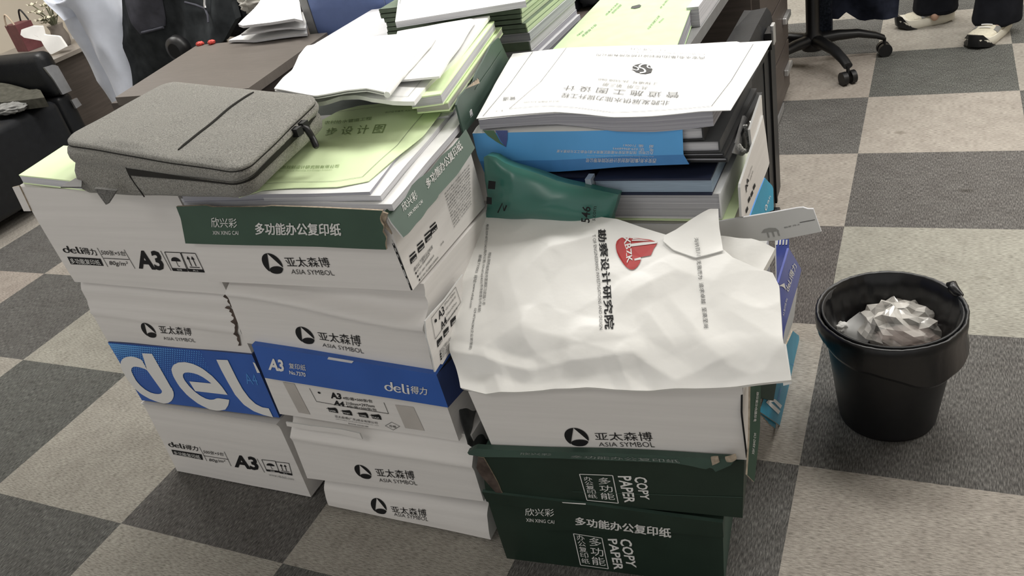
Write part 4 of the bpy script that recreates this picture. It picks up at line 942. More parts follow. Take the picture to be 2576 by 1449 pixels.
# green plastic parcel
TEAL = mat('green_plastic_film', (0.035, 0.150, 0.120), .32, .5, var=.08, scale=10, coat=.2, bump=.15, bscale=25)
o3 = three(P(1218, 393, y=-2.535), P(1555, 490, y=-2.55), P(1225, 545, y=-2.55))
def tealh(p): return .006 * (1 - 2 * abs(noise.noise(p * 12)))
sT = Surf(o3.o, o3.n, tealh)
b = MB(); g = spatch(sT, [(1218, 395), (1226, 390), (1248, 394), (1272, 408), (1330, 428), (1400, 452), (1470, 468), (1520, 482), (1555, 490)], [(1555, 490), (1548, 520), (1541, 545), (1540, 568)], [(1222, 560), (1380, 566), (1540, 568)], [(1218, 395), (1221, 450), (1228, 500), (1222, 560)], 50, 24)
nr, nc = len(g), len(g[0])
g = [[p + sT.n * (.026 * math.sin(math.pi * min(1, i / (nr - 1) * 1.1)) ** .6 * math.sin(math.pi * j / (nc - 1)) ** .5) for j, p in enumerate(r)] for i, r in enumerate(g)]
b.sheet(g, -sT.n * .02, TEAL)
sT2 = Surf(sT.o + sT.n * .028, sT.n, sT.h)
T = b; T.text('546', sT2, [(1464, 556), (1468, 514), (1490, 518), (1486, 558)], INK, .015); T.text('s.com', sT2, [(1493, 552), (1497, 516), (1504, 517), (1500, 553)], INK, 0)
T.fillq(sT2, [(1232, 452), (1249, 455), (1248, 474), (1231, 472)], INK); T.fillq(sT2, [(1228, 492), (1241, 494), (1240, 512), (1227, 510)], INK)
v, f = stroke([(.1, .1), (.5, .95), (.75, .3)], .14); T.poly(v, f, sT2, [(1255, 506), (1279, 508), (1276, 538), (1252, 536)], INK); v, f = stroke([(.75, .3), (.95, .8)], .14); T.poly(v, f, sT2, [(1255, 506), (1279, 508), (1276, 538), (1252, 536)], INK)
TP = b.build('plastic_parcel', label='dark green plastic parcel squeezed in front of the navy folder', cat='parcel')

# grey laptop bag
FAB = mat('grey_melange_fabric', (0.265, 0.258, 0.233), .95, .1, var=.30, scale=420, bump=.4, bscale=700, sheen=.2)
FABD = mat('shaded_grey_melange_fabric', (0.150, 0.147, 0.138), .95, .1, var=.28, scale=330, bump=.5, bscale=520, sheen=.2)  # the bag's grey fabric darkened, the tab's shade is in the colour
SEAM = mat('dark_seam_and_gap_shade', (0.030, 0.029, 0.027), .9, .1)  # for the seams, and for the shade painted in the zip gap
TC = [P(146, 350, z=.905), P(612, 434, z=.905), P(810, 238, z=.902), P(422, 199, z=.902)]     # near-left, near-right, far-right, far-left
BCN = [P(190, 496, z=.812), P(628, 506, z=.830), P(828, 318, z=.838), TC[3] + V((0, 0, -.075))]
def bagpt(s_, t, f):
    a = TC[0].lerp(TC[1], s_).lerp(TC[3].lerp(TC[2], s_), t); c = BCN[0].lerp(BCN[1], s_).lerp(BCN[3].lerp(BCN[2], s_), t)
    return c.lerp(a, f)
def rrect(rad, n=9):
    out = []; rs, rt = rad / .55, rad / .335
    for (cs, ct, a0) in ((1 - rs, 1 - rt, 0), (rs, 1 - rt, 90), (rs, rt, 180), (1 - rs, rt, 270)):
        out += [(cs + rs * math.cos(math.radians(a0 + 90 * k / n)), ct + rt * math.sin(math.radians(a0 + 90 * k / n))) for k in range(n + 1)]
    dense = []
    for i, p in enumerate(out):
        q = out[(i + 1) % len(out)]; m_ = max(1, int(math.hypot((q[0] - p[0]) * .55, (q[1] - p[1]) * .335) / .02))
        dense += [(p[0] + (q[0] - p[0]) * k / m_, p[1] + (q[1] - p[1]) * k / m_) for k in range(m_)]
    return dense
OUT = rrect(.040)
def ins(s_, t, d): return .5 + (s_ - .5) * (1 - d * 2 / .55), .5 + (t - .5) * (1 - d * 2 / .335)
def bulge(s_, t, f): return .004 * noise.noise(V((s_ * 4, t * 4, f * 2))) 
b = MB(); rings = []
for d, f in ((.022, 0), (.008, .03), (.001, .12), (-.001, .28), (.0, .44), (.003, .52), (.005, .57), (.002, .61), (-.002, .68), (-.003, .76), (-.001, .83), (.004, .875), (.0055, .89), (.003, .91), (.003, .95), (.008, .985), (.016, 1.0)):
    rings.append([bagpt(*ins(s_, t, d + bulge(s_, t, f)), f) for s_, t in OUT])
for k_ in range(1, 14):
    c = (1 - .06) * (1 - k_ / 14); rings.append([])
    for s_, t in OUT:
        s2, t2 = .5 + (s_ - .5) * c, .5 + (t - .5) * c
        rings[-1].append(bagpt(s2, t2, 1.0) + V((0, 0, .005 * (1 - c ** 3) + .004 * noise.noise(V((s2 * 4, t2 * 3, 9))))))
b.rings(rings, FAB, caps=True)
LB = b.build('laptop_bag', label='grey fabric laptop bag lying flat on the boxes', cat='bag')
def topp(s_, t): return bagpt(s_, t, 1.0) + V((0, 0, .005 * (1 - (2 * max(abs(s_ - .5), abs(t - .5))) ** 3) + .004 * noise.noise(V((s_ * 4, t * 3, 9))) + .0008))
k = MB(); k.tube([topp(.655 + .006 * math.sin(i * .5), .10 + .80 * i / 16) for i in range(17)], [.0015] + [.0026] * 15 + [.0015], SEAM, 6); k.build('pocket_slit', LB)
k = MB(); k.tube([bagpt(*ins(s_, t, .0050 + bulge(s_, t, .89)), .89) for s_, t in OUT + OUT[:1]], .0022, SEAM, 5, False); k.build('upper_seam', LB)
# zip gap's shadow as a dark strip, near side round to the right end
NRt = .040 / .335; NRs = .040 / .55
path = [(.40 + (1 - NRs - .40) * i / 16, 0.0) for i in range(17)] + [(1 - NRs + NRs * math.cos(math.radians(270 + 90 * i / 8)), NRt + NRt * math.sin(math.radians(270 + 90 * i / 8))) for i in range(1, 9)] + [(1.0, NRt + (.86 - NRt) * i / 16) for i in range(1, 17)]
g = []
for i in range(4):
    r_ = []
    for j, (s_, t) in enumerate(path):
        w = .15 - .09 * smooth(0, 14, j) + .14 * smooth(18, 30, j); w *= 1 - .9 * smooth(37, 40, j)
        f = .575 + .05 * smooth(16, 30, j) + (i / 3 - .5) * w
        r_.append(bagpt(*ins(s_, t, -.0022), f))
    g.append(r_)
k = MB(); k.grid(g, SEAM, True); k.grid(g, SEAM, True, True); zp = k.build('zip_gap_shadow', LB, label='dark strip for the shadow of the zip gap round the corner')
k = MB()
k.tube([bagpt(*ins(.40 + .05 * max(0, .5 - f) * 2, 0, -.0015), f) for f in [.05 + .70 * i / 10 for i in range(11)]], .0012, SEAM, 5); k.build('side_seam', LB)
def right(t, f, push): return bagpt(*ins(1, t, -push), f)
k = MB()
for t_ in (.58, .66): c0 = right(t_, .74, .006); k.box(c0 - V((.008, .008, .006)), c0 + V((.008, .008, .008)), BLACKP)
k.build('zip_slider', LB)
k = MB(); pp = [P(738, 322, z=.885), P(752, 318, z=.888), P(772, 325, z=.882), P(785, 345, z=.866), P(797, 372, z=.850)]
k.tube(resample(pp, 16), [.003] * 4 + [.0058] * 12 + [.004], BLACKP, 8); k.build('zip_puller', LB)
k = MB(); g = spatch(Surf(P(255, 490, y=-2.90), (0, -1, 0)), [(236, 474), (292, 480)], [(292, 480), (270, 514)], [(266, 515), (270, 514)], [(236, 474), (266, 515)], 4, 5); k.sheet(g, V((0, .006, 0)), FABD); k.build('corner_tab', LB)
k = MB(); g = qgrid(level(.842), [(190, 448), (206, 452), (205, 470), (152, 470)], 4, 3); k.sheet(g, V((0, 0, -.002)), BLACKP); k.build('strap_end', LB)

# ================================================================= TRASH BIN
BC, BH = V((2.157, -2.305, 0)), .282
tb = thing('trash_bin', BC, 'black plastic trash bin with a black liner folded over its rim', 'trash bin')
def ringc(c, r, z, n=64, wob_=None): return [c + V(((r + (wob_(i * 2 * math.pi / n) if wob_ else 0)) * math.cos(i * 2 * math.pi / n), (r + (wob_(i * 2 * math.pi / n) if wob_ else 0)) * math.sin(i * 2 * math.pi / n), z)) for i in range(n)]
b = MB(); b.rings([ringc(BC, r, z) for r, z in ((.088, 0), (.096, .003), (.098, .012), (.114, .14), (.131, .27), (.1315, .276), (.127, .276), (.112, .14), (.094, .02), (.09, .016))], BLACKP, True)
b.build('bucket', tb)
LN = lambda a, s, k: k * noise.noise(V((math.cos(a) * s, math.sin(a) * s, s)))
l = MB(); RC = BC + V((-.001, -.010, 0))
prof = [(.084, .03), (.096, .10), (.109, .18), (.124, .255), (.1325, .279), (.1365, .283), (.1400, .279), (.1405, .262), (.1385, .24)]
rr = [ringc(BC.lerp(RC, min(1, z / .25)), r, z, 96, (lambda a, i=i: LN(a, 4 + i * .2, .0035 if i < 4 else .0018) + (.0015 * math.sin(a * 23 + 2 * math.sin(a * 3)) if i < 4 else .0006 * math.sin(a * 40)))) for i, (r, z) in enumerate(prof)]
last = []
for i in range(96):
    a = i * 2 * math.pi / 96
    drop = .222 + .010 * math.sin(a * 2 + 1) + .008 * noise.noise(V((math.cos(a) * 3, math.sin(a) * 3, 2))) - .028 * smooth(.4, 1, math.cos(a + .45)) 
    last.append(RC + V(((.1345 + .010 * smooth(.5, 1, math.cos(a + .35))) * math.cos(a), (.1345 + .010 * smooth(.5, 1, math.cos(a + .35))) * math.sin(a), drop)))
rr.append(last); l.rings(rr, LINER, False); l.add(rr[0], [tuple(range(96))], LINER)
k_ = [p + V((0, 0, -.003)) for p in last]; l.rings([last, [p * 1 + (BC - p).normalized() * .006 for p in k_]], LINER, False)
l.build('liner', tb)
k = MB(); ts = [RC + V((.137 * math.cos(a), .137 * math.sin(a), .284)) for a in (.75, .68, .6, .52, .45)]
k.tube([p + V((.004 * math.sin(i * 2), 0, .004 * math.sin(i * 1.3))) for i, p in enumerate(ts)], [.004, .009, .011, .009, .004], LINER, 8); k.build('liner_knot', tb)
def crumple(name, c, rx, ry, rz, M, seed, label, cat='rubbish', amp=.35, group=None, soft=True):
    b = MB(); n, m_ = (44, 28) if soft else (26, 15); rings = []
    for i in range(1, m_):
        th = math.pi * i / m_; r = []
        for j in range(n):
            ph = 2 * math.pi * j / n; d = V((math.sin(th) * math.cos(ph), math.sin(th) * math.sin(ph), math.cos(th)))
            k = 1 + amp * (1 - 2 * abs(noise.noise(d * 2.3 + V((seed, 0, 0))))) + amp * .4 * (1 - 2 * abs(noise.noise(d * 5 + V((0, seed, 0)))))
            r.append(c + V((d.x * rx * k, d.y * ry * k, d.z * rz * k)))
        rings.append(r)
    b.rings(rings, M, True, soft); return b.build(name, label=label, cat=cat, group=group)
CLEAR = mat('clear_plastic_film', (0.80, 0.77, 0.72), .12, .6, var=.03, alpha=.62, coat=.4)
TISS = mat('white_tissue', (0.80, 0.79, 0.77), .9, .1, var=.02)
b = MB(); s_ = three(P(2112, 842, z=.170), P(2160, 785, z=.21), P(2200, 850, z=.165), wob(50, .004, 30, 30, 30))
g = spatch(s_, [(2104, 838), (2135, 805), (2163, 784), (2182, 803)], [(2182, 803), (2205, 806), (2200, 830), (2182, 862)], [(2108, 846), (2140, 856), (2182, 862)], [(2104, 838), (2108, 846)], 16, 12); b.sheet(g, V((0, 0, -.004)), PAPER, PAPERG); b.build('crumpled_paper', label='folded white paper thrown in the black bin', cat='rubbish')
crumple('clear_plastic_bag', P(2262, 822, z=.185), .058, .045, .042, CLEAR, 3.3, 'crumpled clear plastic bag on top of the rubbish in the black bin', amp=.42, soft=False)
crumple('paper_tissue', P(2098, 818, z=.185), .020, .018, .014, TISS, 8.1, 'crumpled white tissue by the left wall of the black bin', group='tissues in the black bin')
crumple('paper_tissue', P(2218, 792, z=.185), .020, .015, .014, TISS, 5.4, 'crumpled white tissue behind the clear plastic bag in the black bin', group='tissues in the black bin')
crumple('paper_tissue', P(2290, 855, z=.165), .050, .030, .016, mat('pinkish_tissue', (.72, .60, .56), .9, .1, var=.08), 1.4, 'pinkish tissue in front of the clear plastic bag in the black bin', group='tissues in the black bin')
b = MB(); b.rings([ringc(BC, .098, .10, 40), ringc(BC, .104, .135, 40, lambda a: LN(a, 5, .006))], LINER, True); b.build('rubbish', label='dark rubbish filling the bottom of the black bin', cat='rubbish', kind='stuff')

# ================================================================= DESKS
cb = thing('side_cabinet', (.22, -1.87, 0), 'low dark cabinet with a bare taupe top behind the laptop bag', 'cabinet')
b = MB(); b.box((-.04, -2.09, .04), (.495, -1.64, .725), WOOD); b.build('carcass', cb)
b = MB(); b.add([V(p) for p in ((.018, -2.112, .75), (.54, -2.112, .75), (.478, -1.632, .75), (-.09, -1.625, .75), (.018, -2.112, .725), (.54, -2.112, .725), (.478, -1.632, .725), (-.09, -1.625, .725))], [(0, 1, 2, 3), (7, 6, 5, 4), (0, 4, 5, 1), (1, 5, 6, 2), (2, 6, 7, 3), (3, 7, 4, 0)], WOODT); b.build('top', cb)
b = MB(); b.box((-.02, -2.07, 0), (.47, -1.66, .04), BLACKP); b.build('plinth', cb)
DZ = .700
dk = thing('office_desk', (1.1, -1.4, 0), 'dark brown office desk covered with books and box files', 'desk')
b = MB(); b.box((.56, -2.06, DZ - .03), (1.665, -.05, DZ), WOOD); b.box((.10, -1.60, DZ - .03), (.56, -.9, DZ), WOOD); b.build('desk_top', dk)
b = MB(); b.add([V(p) for p in ((1.665, -2.06, DZ), (1.69, -2.06, DZ), (1.69, -.05, DZ), (1.665, -.05, DZ), (1.665, -2.06, DZ - .03), (1.69, -2.06, DZ - .03), (1.69, -.05, DZ - .03), (1.665, -.05, DZ - .03))], [(0, 1, 2, 3), (7, 6, 5, 4), (0, 4, 5, 1), (1, 5, 6, 2), (2, 6, 7, 3), (3, 7, 4, 0)], mat('grey_edge_band', (.22, .22, .22), .35, .4)); b.build('edge_band', dk)
b = MB(); b.box((.60, -2.0, 0), (.63, -.1, DZ - .03), WOOD); b.build('side_panel', dk)
b = MB(); b.box((.63, -1.06, .1), (1.25, -1.03, DZ - .03), WOOD); b.build('modesty_panel', dk)
pd = thing('drawer_pedestal', (1.47, -.55, 0), 'dark brown drawer pedestal under the desk with three steel handles', 'drawer unit')
b = MB(); b.box((1.25, -1.02, .03), (1.675, -.41, DZ - .032), WOOD); b.build('carcass', pd)
for z0, z1, hz in ((.04, .225, .135), (.235, .42, .335), (.43, .66, .55)):
    d_ = MB(); d_.box((1.675, -1.0, z0), (1.70, -.42, z1), WOOD); dr = d_.build('drawer', pd)
    h_ = MB(); h_.box((1.70, -.56, hz - .012), (1.716, -.44, hz + .012), STEEL); h_.build('handle', dr, bevel=.003)
b = MB(); b.box((1.676, -1.0, .008), (1.703, -.6, .034), STEEL); b.build('kick_strip', pd)
# wheeled black case beside the desk
wc = thing('wheeled_case', (1.77, -1.6, 0), 'black leather case on castors with a chrome clasp, between the stacks and the desk', 'case')
b = MB(); rings = []
for i, (z, e) in enumerate(((.045, .01), (.06, 0), (.30, 0), (.50, .0), (.575, .006), (.61, .02), (.63, .05))):
    lo_, hi_ = (1.712, -1.90), (1.80, -1.36); r_ = []
    for kx, ky in ((0, 0), (.33, 0), (.66, 0), (1, 0), (1, .33), (1, .66), (1, 1), (.66, 1), (.33, 1), (0, 1), (0, .66), (0, .33)):
        x = lo_[0] + (hi_[0] - lo_[0]) * kx; y = lo_[1] + (hi_[1] - lo_[1]) * ky
        cx, cy = 1.756, -1.63; sx = min(1, .75); 
        r_.append(V((cx + (x - cx) * (1 - e * 6), cy + (y - cy) * (1 - e * 2), z + .006 * noise.noise(V((x * 18, y * 18, z * 9))))))
    rings.append(r_)
b.rings(rings, LEATHER, True); b.build('case_body', wc)
k = MB(); k.box((1.799, -1.47, .06), (1.806, -1.455, .56), BLACKP); k.box((1.799, -1.56, .06), (1.803, -1.55, .55), BLACKP); k.build('corner_rib', wc)
k = MB(); k.box((1.715, -1.88, .548), (1.808, -1.38, .566), LEATHER); k.build('lid_strap', wc)
k = MB(); k.box((1.80, -1.52, .555), (1.818, -1.455, .60), BLACKP); cl = k.build('clasp_base', wc)
k = MB(); k.box((1.812, -1.50, .560), (1.822, -1.470, .615), STEEL); k.build('clasp', wc, bevel=.003)
for y in (-1.475, -1.80):
    k = MB(); k.rings([[V((1.80 + dx, y + .022 * math.cos(a * math.pi / 8), .024 + .022 * math.sin(a * math.pi / 8))) for a in range(16)] for dx in (-.012, .012)], BLACKP); k.box((1.785, y - .012, .03), (1.80, y + .012, .06), BLACKP); k.build('castor', wc)

# ---- things on the desk and the cabinet
b = MB(); q0 = [P(745, -40, y=-1.62), P(1010, -60, y=-1.62)]
bf = thing('box_file', (.58, -1.60, DZ), 'blue box file standing upright on the desk, its left side grey', 'box file')
bl, br, zt = P(796, 96, y=-1.60), P(1005, 58, y=-1.60), .99
b = MB(); b.box((bl.x + .012, -1.60, DZ), (br.x + .02, -1.33, zt), mat('slate_blue_board', (0.17, 0.24, 0.50), .45, .35, var=.03)); b.build('shell', bf, bevel=.003)
b = MB(); b.box((bl.x - .018, -1.602, DZ), (bl.x + .0115, -1.33, zt), mat('grey_board_edge', (.30, .30, .30), .6, .2)); b.build('side_board', bf)
b = MB(); b.box((br.x - .032, -1.6025, DZ), (br.x - .030, -1.6, zt), mat('pale_crease', (.25, .30, .48), .5, .3)); b.build('crease', bf)
def loose(q, z, h, th, label, cat='paper', group=None, M=PAPER, name='paper_sheets', q2=None):
    s, g = tquad(q, z, h, 26, 16); b = MB(); b.sheet(g, V((0, 0, -th)), M, M, PAPERG); return b.build(name, label=label, cat=cat, group=group)
CG = 'loose papers on the cabinet beside the blue box file'
b = MB(); s = level(.762, wob(60, .004, 9, 9, 1)); g = spatch(s, [(622, 78), (700, 70), (772, 60)], [(772, 60), (772, 84)], [(574, 101), (640, 100), (700, 92), (772, 84)], [(622, 78), (574, 101)], 24, 8); b.sheet(g, V((0, 0, -.008)), PAPER, PAPERG); b.build('paper_sheets', label='lowest white papers by the blue box file, a corner pointing left', cat='paper', group=CG)
b = MB(); s = level(.785, wob(61, .006, 8, 8, 1)); g = spatch(s, [(650, 56), (772, 30)], [(772, 30), (768, 68)], [(606, 86), (660, 79), (730, 68), (768, 68)], [(650, 56), (606, 86)], 24, 10); b.sheet(g, V((0, 0, -.006)), PAPER, PAPERG); b.build('paper_sheets', label='middle white papers by the blue box file, bent upward', cat='paper', group=CG)
b = MB(); s = level(.815, wob(62, .005, 7, 7, 1)); g = spatch(s, [(662, -10), (750, -16)], [(750, -16), (757, 30), (762, 52)], [(599, 60), (610, 64), (680, 56), (740, 46), (762, 52)], [(662, -10), (640, 20), (599, 60)], 26, 16); b.sheet(g, V((0, 0, -.008)), PAPER, PAPERG); b.build('paper_sheets', label='uppermost white papers by the blue box file, running out of the frame', cat='paper', group=CG)
crumple('plastic_wrapper', P(630, 12, z=.80) + V((-.02, .1, 0)), .07, .07, .04, mat('creamy_film', (.55, .53, .48), .35, .4, var=.15), 6.2, 'creamy crumpled plastic behind the loose papers on the cabinet', 'wrapper')
RED = mat('red_wrapper', (.62, .06, .045), .35, .45, var=.2)
crumple('red_sachet', P(503, 110, z=.755), .012, .009, .006, RED, 2.2, 'small red sachet at the far edge of the cabinet, the left one', 'sachet', group='red sachets on the cabinet')
crumple('red_sachet', P(532, 106, z=.757), .011, .009, .006, RED, 7.2, 'small red sachet at the far edge of the cabinet, the right one', 'sachet', group='red sachets on the cabinet')

# tall pile of green backed reports on the desk
SG = 'green backed reports piled on the desk'
rnd = random.Random(12); z = DZ
px0, px1, py0, py1 = .93, 1.318, -1.955, -1.62
EDG = mat('dull_green_spine', (0.155, 0.20, 0.145), .6, .25, var=.1); n_ = 0
def bar(z0, z1, M, page, label, grp, dx=0, dy=0, spine=True, x0=px0, x1=px1, cat='book'):
    o = thing('bound_report', ((x0 + x1) / 2, py0 + .17, z0), label, cat, grp)
    p = MB(); p.box((x0 + dx, py0 + dy + (.0015 if spine else .004), z0 + .0008), (x1 + dx, py1, z1 - .0008), page); p.build('pages', o)
    if spine: p = MB(); p.box((x0 + dx, py0 + dy, z0), (x1 + dx - .003, py0 + dy + .0014, z1), M); p.build('spine', o)
    for zz in (z0, z1 - .0007): p = MB(); p.box((x0 + dx, py0 + dy, zz), (x1 + dx, py1, zz + .0007), M); p.build('back_cover' if zz == z0 else 'front_cover', o)
    return o
bar(DZ, DZ + .014, PAPERG, PGGREY, 'lowest thin grey booklet of the pile on the desk', 'grey booklets at the foot of the desk pile', .004, .01, False, 1.05)
bar(DZ + .0145, DZ + .027, PAPERG, PGGREY, 'second grey booklet from the bottom of the pile on the desk', 'grey booklets at the foot of the desk pile', .010, .0, False, 1.05)
bar(DZ + .0275, DZ + .041, PAPERG, PGGREY, 'third grey booklet from the bottom of the pile on the desk', 'grey booklets at the foot of the desk pile', .002, .004, False, 1.05)
bar(DZ + .0415, DZ + .064, EDG, PGWHITE, 'green spined report just above the grey booklets of the desk pile', SG, .0, .004, True, 1.05)
bar(DZ + .0645, DZ + .086, PAPERG, PGGREY, 'thick grey white volume in the lower half of the desk pile', None, .004, .0, False, 1.05)
z = DZ + .0865
names_ = ['first', 'second', 'third', 'fourth', 'fifth', 'sixth', 'seventh', 'eighth']
for i in range(8):
    dx = rnd.uniform(-.004, .008) - .002 * i; bar(z, z + .0112, EDG, PGGREEN, names_[i] + ' green report from the bottom of the run on the desk pile', SG, dx, rnd.uniform(-.003, .003)); z += .0117
ztop = z
b = MB(); s, g = tquad([(1010, -60), (1300, -60), (1322, 2), (994, 55)], ztop + .016, None, 18, 10); b.sheet(g, V((0, 0, -.014)), PAPER, PGWHITE); b.frame(s, [(1016, -30), (1006, 10), (1100, -4)], .001, INKG, closed=False)
b.build('drawing_set', label='white framed drawing set capping the tall pile on the desk', cat='paper')
b = MB(); s, g = tquad([(1010, 60), (1240, 25), (1262, 55), (985, 76)], .835, None, 12, 6)
b = MB(); b.box((.66, -1.99, DZ), (.92, -1.62, .802), PAPERG); b.build('document_box', label='pale grey paper block left of the tall pile on the desk', cat='paper block')

# green report lying on the desk, with curled pages
o, sg = book('bound_report', [(1545, -40), (1770, -60), (1700, 122), (1375, 138)], .742, .040, 'large pale green report lying flat on the desk edge', 'book', None, mat('spring_green_cover', (0.53, 0.76, 0.40), .6, .25, var=.04), PGGREY, h=lambda p: .006 * math.sin((p.x - 1.4) * 11))
k = MB()
LQ = [(1615, 18), (1590, 28), (1584, 24), (1608, 12)]
k.poly([(.0, .4), (.3, 0), (.8, 0), (1, .5), (.9, 1), (.2, .9)], [tuple(range(6))], sg, [(1584, 22), (1612, 17), (1616, 24), (1590, 30)], INKG)
k.text('西安水务(集团)', sg, [(1553, 10), (1522, 40), (1527, 43), (1558, 13)], INKG, 0); k.text('规划设计研究院', sg, [(1560, 14), (1538, 36), (1543, 39), (1566, 17)], INKG, -.005)
k.text('供水工程初步设计', sg, [(1657, 44), (1628, 78), (1633, 81), (1662, 47)], INKG, 0); k.text('2025年', sg, [(1668, 50), (1656, 62), (1660, 64), (1672, 52)], INKG, -.005)
k.text('项目编号', sg, [(1466, 78), (1450, 90), (1454, 93), (1470, 81)], INKG, -.005); k.text('设计说明书', sg, [(1498, 62), (1463, 92), (1468, 96), (1503, 66)], INKG, 0)
k.text('资质证书', sg, [(1682, 0), (1660, 26), (1664, 28), (1686, 2)], INKG, -.006)
k.build('cover_lettering', o)
b = MB(); s = Surf((1.712, 0, 0), (1, 0, .1)); 
b.box((1.655, -1.74, DZ + .001), (1.685, -1.4, DZ + .05), PGWHITE); b.build('loose_pages', label='white pages standing at the desk edge right of the green report', cat='paper')
crumple('dark_pouch', V((1.30, -1.40, .745)), .09, .07, .04, mat('dark_slate_film', (.05, .052, .06), .4, .4, var=.3), 9.4, 'dark pouch on the desk behind the large green report', 'pouch')
b = MB(); b.box((1.10, -1.52, DZ), (1.27, -1.34, .77), mat('slate_folder', (.045, .047, .06), .5, .3)); b.build('document_case', label='dark slate case on the desk between the tall pile and the green report', cat='case')

# ================================================================= FAR LEFT : sofa, side table
sf = thing('leather_sofa', (-2.1, -1.8, 0), 'black leather sofa with steel arm trims along the left wall', 'sofa')
def rbox(lo, hi, M, bev, parent, name, seg=3):
    b = MB(); b.box(lo, hi, M); o = b.build(name, parent)
    m_ = o.modifiers.new('round', 'BEVEL'); m_.width = bev; m_.segments = seg
    for p in o.data.polygons: p.use_smooth = True
    return o
rbox((-2.42, -3.0, .06), (-1.60, -1.16, .44), LEATHER, .035, sf, 'seat')
rbox((-2.62, -3.0, .10), (-2.28, -1.05, .78), LEATHER, .05, sf, 'backrest')
rbox((-2.40, -1.155, .44), (-1.60, -1.06, .66), LEATHER, .04, sf, 'armrest')
rbox((-2.40, -1.15, .06), (-1.62, -1.06, .44), LEATHER, .02, sf, 'arm_panel')
b = MB(); g = spatch(Surf((-1.595, 0, 0), (1, 0, 0)), [(112, 170), (134, 162), (146, 166)], [(146, 166), (181, 228)], [(158, 238), (181, 228)], [(112, 170), (135, 200), (158, 238)], 5, 8); b.sheet(g, V((-.012, 0, 0)), STEEL); b.build('arm_trim', sf, label='steel arm trim')
b = MB(); g = qgrid(Surf((-1.595, 0, 0), (1, 0, 0)), [(180, 252), (194, 246), (206, 264), (192, 273)], 3, 3); b.sheet(g, V((-.012, 0, 0)), STEEL); b.build('leg_trim', sf, label='steel leg trim')
b = MB(); g = spatch(level(.50, lambda p: .05 * math.sin(math.pi * min(1, max(0, (p.x + 2.25) / .5)))), [(-40, 215), (20, 196), (60, 196)], [(60, 196), (95, 215), (112, 245)], [(-40, 262), (60, 252), (112, 245)], [(-40, 215), (-40, 262)], 20, 10); g = [[V((max(-2.26, p.x), min(-1.17, p.y), p.z)) for p in r] for r in g]; b.sheet(g, V((0, 0, -.045)), mat('khaki_cloth', (0.085, 0.083, 0.068), .9, .1, var=.15, scale=40)); b.build('khaki_cushion', label='flat khaki cushion on the black sofa seat', cat='cushion')
crumple('grey_cloth', P(25, 272, z=.475), .09, .05, .020, mat('grey_cloth', (.26, .26, .25), .8, .1, var=.2), 4.9, 'grey crumpled cloth on the sofa in front of the khaki cushion', 'cloth', .25)
st = thing('side_table', (-2.2, -.6, 0), 'dark brown side table between the sofa and the person in pale blue', 'table')
b = MB(); b.box((-2.60, -.84, 0), (-1.955, -.30, .53), WOOD); b.build('table_body', st)
b = MB(); b.box((-2.66, -.86, .53), (-1.90, -.26, .55), mat('glossy_taupe_top', (.26, .235, .21), .3, .5)); b.build('table_top', st)
b = MB(); g = spatch(Surf((-1.95, -.76, .56), (.3, -1, .5), wob(70, .012, 9, 9, 9)), [(55, 75), (80, 66), (104, 66)], [(104, 66), (110, 88), (150, 92), (166, 118)], [(62, 95), (104, 105), (128, 142), (166, 124)], [(55, 75), (53, 88), (62, 95)], 22, 14)
b.sheet(g, V((0, .012, 0)), TISS); b.build('tissue_bag', label='white tissues spilling from their bag on the side table', cat='tissues')
rb = thing('gift_bag', (-2.45, -.60, .55), 'small dark red gift bag with cord handles on the side table', 'bag')
b = MB(); b.add([V((x, y, z)) for z, w_ in ((.551, 0), (.70, .0)) for x, y in ((-2.50, -.62), (-2.38, -.64), (-2.36, -.55), (-2.48, -.53))], [(3, 2, 1, 0), (4, 5, 6, 7), (0, 1, 5, 4), (1, 2, 6, 5), (2, 3, 7, 6), (3, 0, 4, 7)], mat('maroon_paper', (.16, .055, .06), .5, .3, var=.1)); b.build('bag_body', rb)
k = MB(); k.tube([V((-2.47 + .07 * i / 10, -.63, .70 + .06 * math.sin(math.pi * i / 10))) for i in range(11)], .005, mat('beige_cord', (.55, .45, .35), .8, .1), 6); k.build('handle', rb)
k = MB(); k.tube([V((-2.46 + .07 * i / 10, -.54, .70 + .06 * math.sin(math.pi * i / 10))) for i in range(11)], .005, BLACKP, 6); k.build('handle', rb)
fv = thing('flower_vase', (-2.12, -.60, .55), 'glass vase of white flowers on the side table', 'vase')
b = MB(); c = V((-2.12, -.60, 0)); b.rings([ringc(c, r, z, 20) for r, z in ((.032, .551), (.040, .56), (.046, .60), (.036, .645), (.043, .67))], mat('taupe_glass', (.25, .22, .20), .15, .5, alpha=.75), True); b.build('vase', fv)
rnd = random.Random(5); FL_ = mat('white_petals', (.62, .59, .47), .8, .1, var=.12); LF = mat('grey_green_leaves', (.16, .165, .11), .8, .1, var=.2)
fl = MB(); lf = MB()
for i in range(16):
    d = V((rnd.uniform(-.09, .05), rnd.uniform(-.06, .05), rnd.uniform(.69, .79))); p = V((c.x, c.y, 0)) + d
    lf.tube([V((c.x, c.y, .65)), V((c.x, c.y, .65)).lerp(p, .6) + V((0, 0, .02)), p], .003, LF, 5)
    for j in range(5):
        a = j * 1.256; q = p + V((math.cos(a) * .018, math.sin(a) * .018, .004)); u = V((math.cos(a), math.sin(a), .2)) * .016; w_ = V((-math.sin(a), math.cos(a), 0)) * .012
        fl.add([q - u, q + w_, q + u + V((0, 0, .006)), q - w_], [(0, 1, 2, 3)], FL_)
lf.build('stems', fv); fl.build('blossoms', fv)
